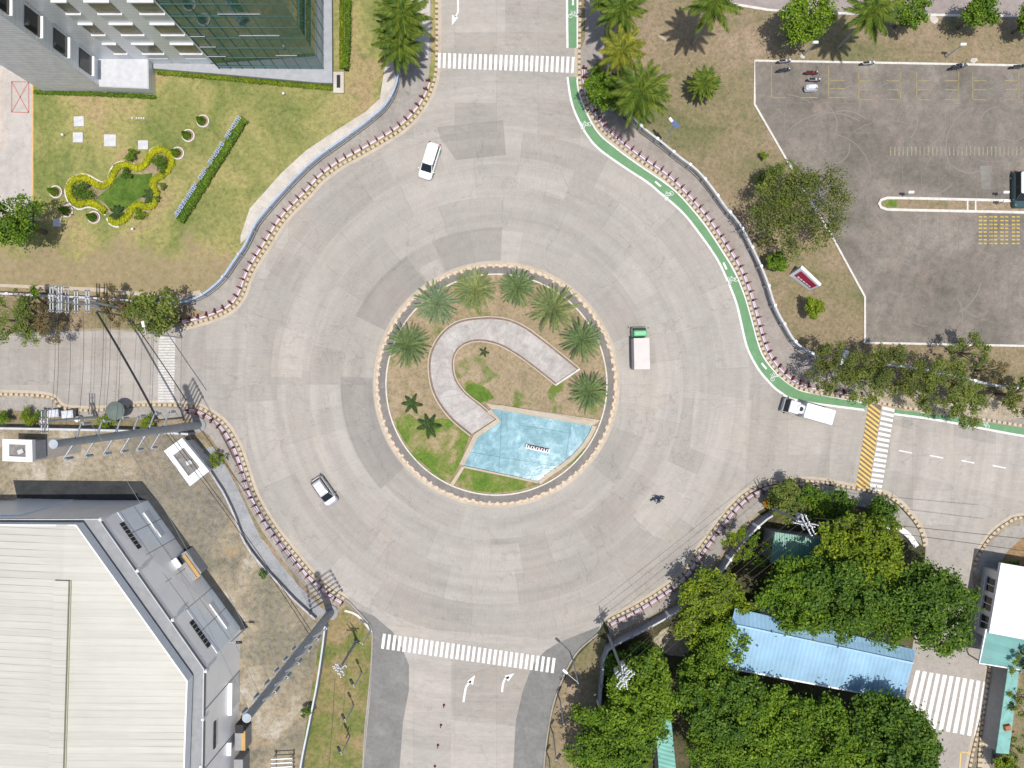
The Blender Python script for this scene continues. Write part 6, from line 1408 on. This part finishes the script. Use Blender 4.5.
def truck(label, px, py, head, L, Wd, boxL, boxH, cabm, boxm, cabH=2.1, cabLen=1.6, fairing=False, name="box_truck"):
    x, y = W(px, py, 1.2); root = thing(name, label, "truck", (x, y, 0), head); hl = L / 2; hw = Wd / 2
    q = MB(); q.box((-.1, 0, .45), (L - .3, Wd * .55, .3)); q.build("chassis", m_dark, root, local=True)
    q = MB(); q.box((-hl + boxL / 2, 0, .85), (boxL, Wd, boxH - .85)); cb = q.build("cargo_box", boxm, root, local=True)
    q = MB(); q.box((-hl + boxL / 2, 0, boxH), (boxL - .12, Wd - .12, .03)); 
    for k in range(1, 4): q.box((-hl + boxL * k / 4, 0, boxH + .03), (.04, Wd - .2, .015))
    q.build("roof_seams", boxm, cb, local=True)
    q = MB(); q.box((-hl + boxL/2, hw - .04, .8), (boxL + .02, .1, .12)); q.box((-hl + boxL/2, -hw + .04, .8), (boxL + .02, .1, .12)); q.build("side_rail", m_grey, cb, local=True)
    q = MB(); ch = hw * .93; q.stack([(.45, hl-cabLen, hl-.02, ch, .12), (1.2, hl-cabLen, hl, ch, .16)], 4); cab_ = q.build("cab", cabm, root, local=True)
    q = MB(); q.stack([(1.2, hl-cabLen+.03, hl-.03, ch-.02, .14), (cabH-.12, hl-cabLen+.08, hl-.42, ch-.1, .14)], 4); q.build("windscreen", m_glass, cab_, local=True)
    q = MB(); q.stack([(cabH-.14, hl-cabLen+.05, hl-.40, ch-.07, .14), (cabH-.04, hl-cabLen+.1, hl-.46, ch-.12, .14), (cabH, hl-cabLen+.2, hl-.56, ch-.22, .12)], 4); q.build("cab_roof", cabm, cab_, local=True)
    q = MB(); q.box((hl + .02, 0, .45), (.12, Wd*.9, .28)); q.build("bumper", m_grey, root, local=True)
    for s in (-1, 1):
        q = MB(); q.box((hl - .1, s*(ch + .16), 1.4), (.08, .14, .32)); q.tube((hl-.15, s*ch, 1.7), (hl-.1, s*(ch+.16), 1.7), .02, n=4); q.build("mirror", m_dark, cab_, local=True)
        q = MB(); q.box((hl - .0, s*(ch-.25), .85), (.06, .3, .18)); q.build("headlight", M("lamp_glass", (0.7,0.72,0.74), .15), cab_, local=True)
        for wx in (hl - .75, -hl + .95):
            q = MB(); q.tube((wx, s*(hw-.32), .38), (wx, s*(hw-.05), .38), .38, n=14); wq = q.build("wheel", m_dark, root, local=True)
            q = MB(); q.tube((wx, s*(hw-.07), .38), (wx, s*(hw-.02), .38), .2, n=10); q.build("rim", m_steel, wq, local=True)
    if fairing:
        q = MB(); q.lathe((hl - cabLen - .05, 0, cabH - .1), [(.62, 0), (.55, .22), (.45, .3), (.28, .1)], 16); q.build("cooling_unit", m_wht, cab_, local=True)
    return root
truck("box truck with green cab and pale cargo box on the right side of the roundabout", 639.5, 348.5, hdg(-.02, -1), 5.2, 1.9, 3.8, 2.75, car_paint("green_cab_paint", (0.11,0.42,0.19)), M("cargo_pale_pink", (0.50,0.46,0.435), .5, var=.06, scale=.8), 2.1, 1.2)
truck("white refrigerated truck leaving the roundabout beside the cycle lane", 806.5, 411, hdg(-30, -8.5), 5.75, 1.8, 3.55, 2.6, M("white_cab", (0.66,0.66,0.69), .4), M("white_cargo_box", (0.80,0.80,0.82), .4, var=.04), 2.15, 1.75, True)

def moto_parts(root, bodym, seatm=None):
    q = MB()
    for wx in (-.62, .62):
        q = MB(); q.tube((wx, -.05, .29), (wx, .05, .29), .29, n=14); w = q.build("wheel", m_dark, root, local=True)
        q = MB(); q.tube((wx, -.06, .29), (wx, .06, .29), .15, n=10); q.build("rim", m_steel, w, local=True)
    q = MB(); q.stack([(.40, -.5, .35, .12, .08), (.62, -.62, .42, .17, .1), (.78, -.75, .30, .15, .1)], 3); q.ball((.48, 0, .75), .2, sq=(.7, 1.0, 1.3)); q.box((.62, 0, .56), (.4, .14, .05)); q.build("body", bodym, root, local=True)
    q = MB(); q.stack([(.78, -.68, .12, .13, .08), (.86, -.66, .08, .11, .07)], 3); q.build("seat", seatm or m_dark, root, local=True)
    q = MB(); q.tube((.62, 0, .29), (.42, 0, 1.0), .04, n=6); q.tube((.42, -.33, 1.04), (.42, .33, 1.04), .022, n=6); q.tube((.42, -.36, 1.04), (.42, -.22, 1.04), .03, n=6); q.tube((.42, .22, 1.04), (.42, .36, 1.04), .03, n=6); hb = q.build("handlebar", m_steel, root, local=True)
    for s in (-1, 1): q = MB(); q.ball((.40, s*.33, 1.22), .06, 6, 4); q.tube((.42, s*.27, 1.04), (.40, s*.32, 1.2), .012, n=4); q.build("mirror", m_dark, hb, local=True)
    q = MB(); q.ball((.60, 0, .88), .10, sq=(.6, 1, .9)); q.build("headlight", M("lamp_glass", (0.7,0.72,0.74), .15), root, local=True)
for px, py, a, col, lb in ((782,63.5,.1,(0.45,0.45,0.5),"small silver motorcycle against the kerb at the parking lot's upper left corner"),(781.5,72.5,.12,(0.03,0.04,0.07),"black motorcycle just below the silver one in the parking lot corner"),
        (809,75,.0,(0.28,0.02,0.03),"red motorcycle at the top of the row of three in the parking lot"),(811.5,82,-.02,(0.42,0.38,0.42),"grey and maroon motorcycle in the middle of the row of three"),(809,90,.05,(0.62,0.64,0.68),"white covered motorcycle at the bottom of the row of three"),
        (865,65.5,.08,(0.55,0.57,0.6),"white motorcycle alone at the upper kerb of the parking lot"),(953,70,.15,(0.03,0.035,0.05),"black motorcycle at the kerb below the righthand garden lamp"),(1014,69,.1,(0.04,0.07,0.07),"dark green motorcycle at the kerb near the right edge"),(957,67.5,.1,(0.35,0.36,0.38),"grey motorcycle close behind the black one at the upper kerb")):
    r_ = thing("motorcycle", lb, "motorcycle", (*W(px, py), Z1), a, "motorcycles parked in the lot"); moto_parts(r_, M("moto_paint_%d" % int(px * 10 + py), col, .35, coat=.5))
    if "covered" in lb: q = MB(); q.stack([(.35, -.85, .8, .42, .3), (.8, -.75, .7, .36, .3), (1.05, -.5, .55, .2, .18)], 5); q.build("cover", M("moto_cover", (0.58,0.6,0.64), .7, var=.2, scale=5), r_, local=True)
# rider in traffic
hd = hdg(-1, .25); x, y = W(658, 499.3, .6)
mr = thing("motorcycle", "dark motorcycle ridden across the lower right of the roundabout", "motorcycle", (x, y, 0), hd); moto_parts(mr, M("moto_dark_paint", (0.05,0.045,0.05), .4))
pr_ = thing("person", "person in dark blue jacket and helmet riding the motorcycle", "person", (x, y, 0), hd)
bm = bmesh.new(); J = {}; rad = []
def jt(n_, co, r): J[n_] = bm.verts.new(co); rad.append(r)
jt('pel', (-.18, 0, .92), .15); jt('spine', (-.12, 0, 1.15), .15); jt('chest', (-.05, 0, 1.36), .17); jt('neck', (.02, 0, 1.50), .07); jt('head0', (.05, 0, 1.60), .09); jt('head1', (.06, 0, 1.70), .10)
for s, t in ((1, 'l'), (-1, 'r')):
    jt('sh' + t, (-.02, s*.19, 1.42), .075); jt('el' + t, (.16, s*.30, 1.18), .055); jt('wr' + t, (.38, s*.29, 1.09), .038); jt('ha' + t, (.45, s*.29, 1.07), .04)
    jt('hip' + t, (-.14, s*.12, .88), .11); jt('kn' + t, (.24, s*.22, .82), .075); jt('an' + t, (.08, s*.20, .42), .05); jt('to' + t, (.26, s*.21, .36), .045)
E = [('pel','spine'),('spine','chest'),('chest','neck'),('neck','head0'),('head0','head1')]
for t in 'lr': E += [('chest','sh'+t),('sh'+t,'el'+t),('el'+t,'wr'+t),('wr'+t,'ha'+t),('pel','hip'+t),('hip'+t,'kn'+t),('kn'+t,'an'+t),('an'+t,'to'+t)]
for a, b_ in E: bm.edges.new((J[a], J[b_]))
me = bpy.data.meshes.new("body"); bm.to_mesh(me); bm.free(); me.materials.append(M("jacket_blue", (0.02, 0.05, 0.12), .8))
body = bpy.data.objects.new("body", me); COL.objects.link(body); body.parent = pr_
sk = body.modifiers.new("skin", 'SKIN'); sb = body.modifiers.new("sub", 'SUBSURF'); sb.levels = 2; sb.render_levels = 2
sk.use_smooth_shade = True
if not me.skin_vertices:
    bpy.context.view_layer.objects.active = body
for i, r in enumerate(rad): me.skin_vertices[0].data[i].radius = (r, r)
me.skin_vertices[0].data[0].use_root = True
q = MB(); q.ball((.06, 0, 1.70), .145, 12, 8); q.build("helmet", M("helmet_black", (0.03,0.03,0.035), .25), pr_, local=True)
q = MB(); q.ball((.14, 0, 1.68), .10, 10, 6, sq=(.8, 1, .6)); q.build("visor", m_glass, pr_, local=True)
q = MB(); q.stack([(1.1, -.34, -.12, .14, .08), (1.42, -.30, -.10, .13, .08)], 3); q.build("backpack", M("backpack_grey", (0.16,0.19,0.22), .8), pr_, local=True)
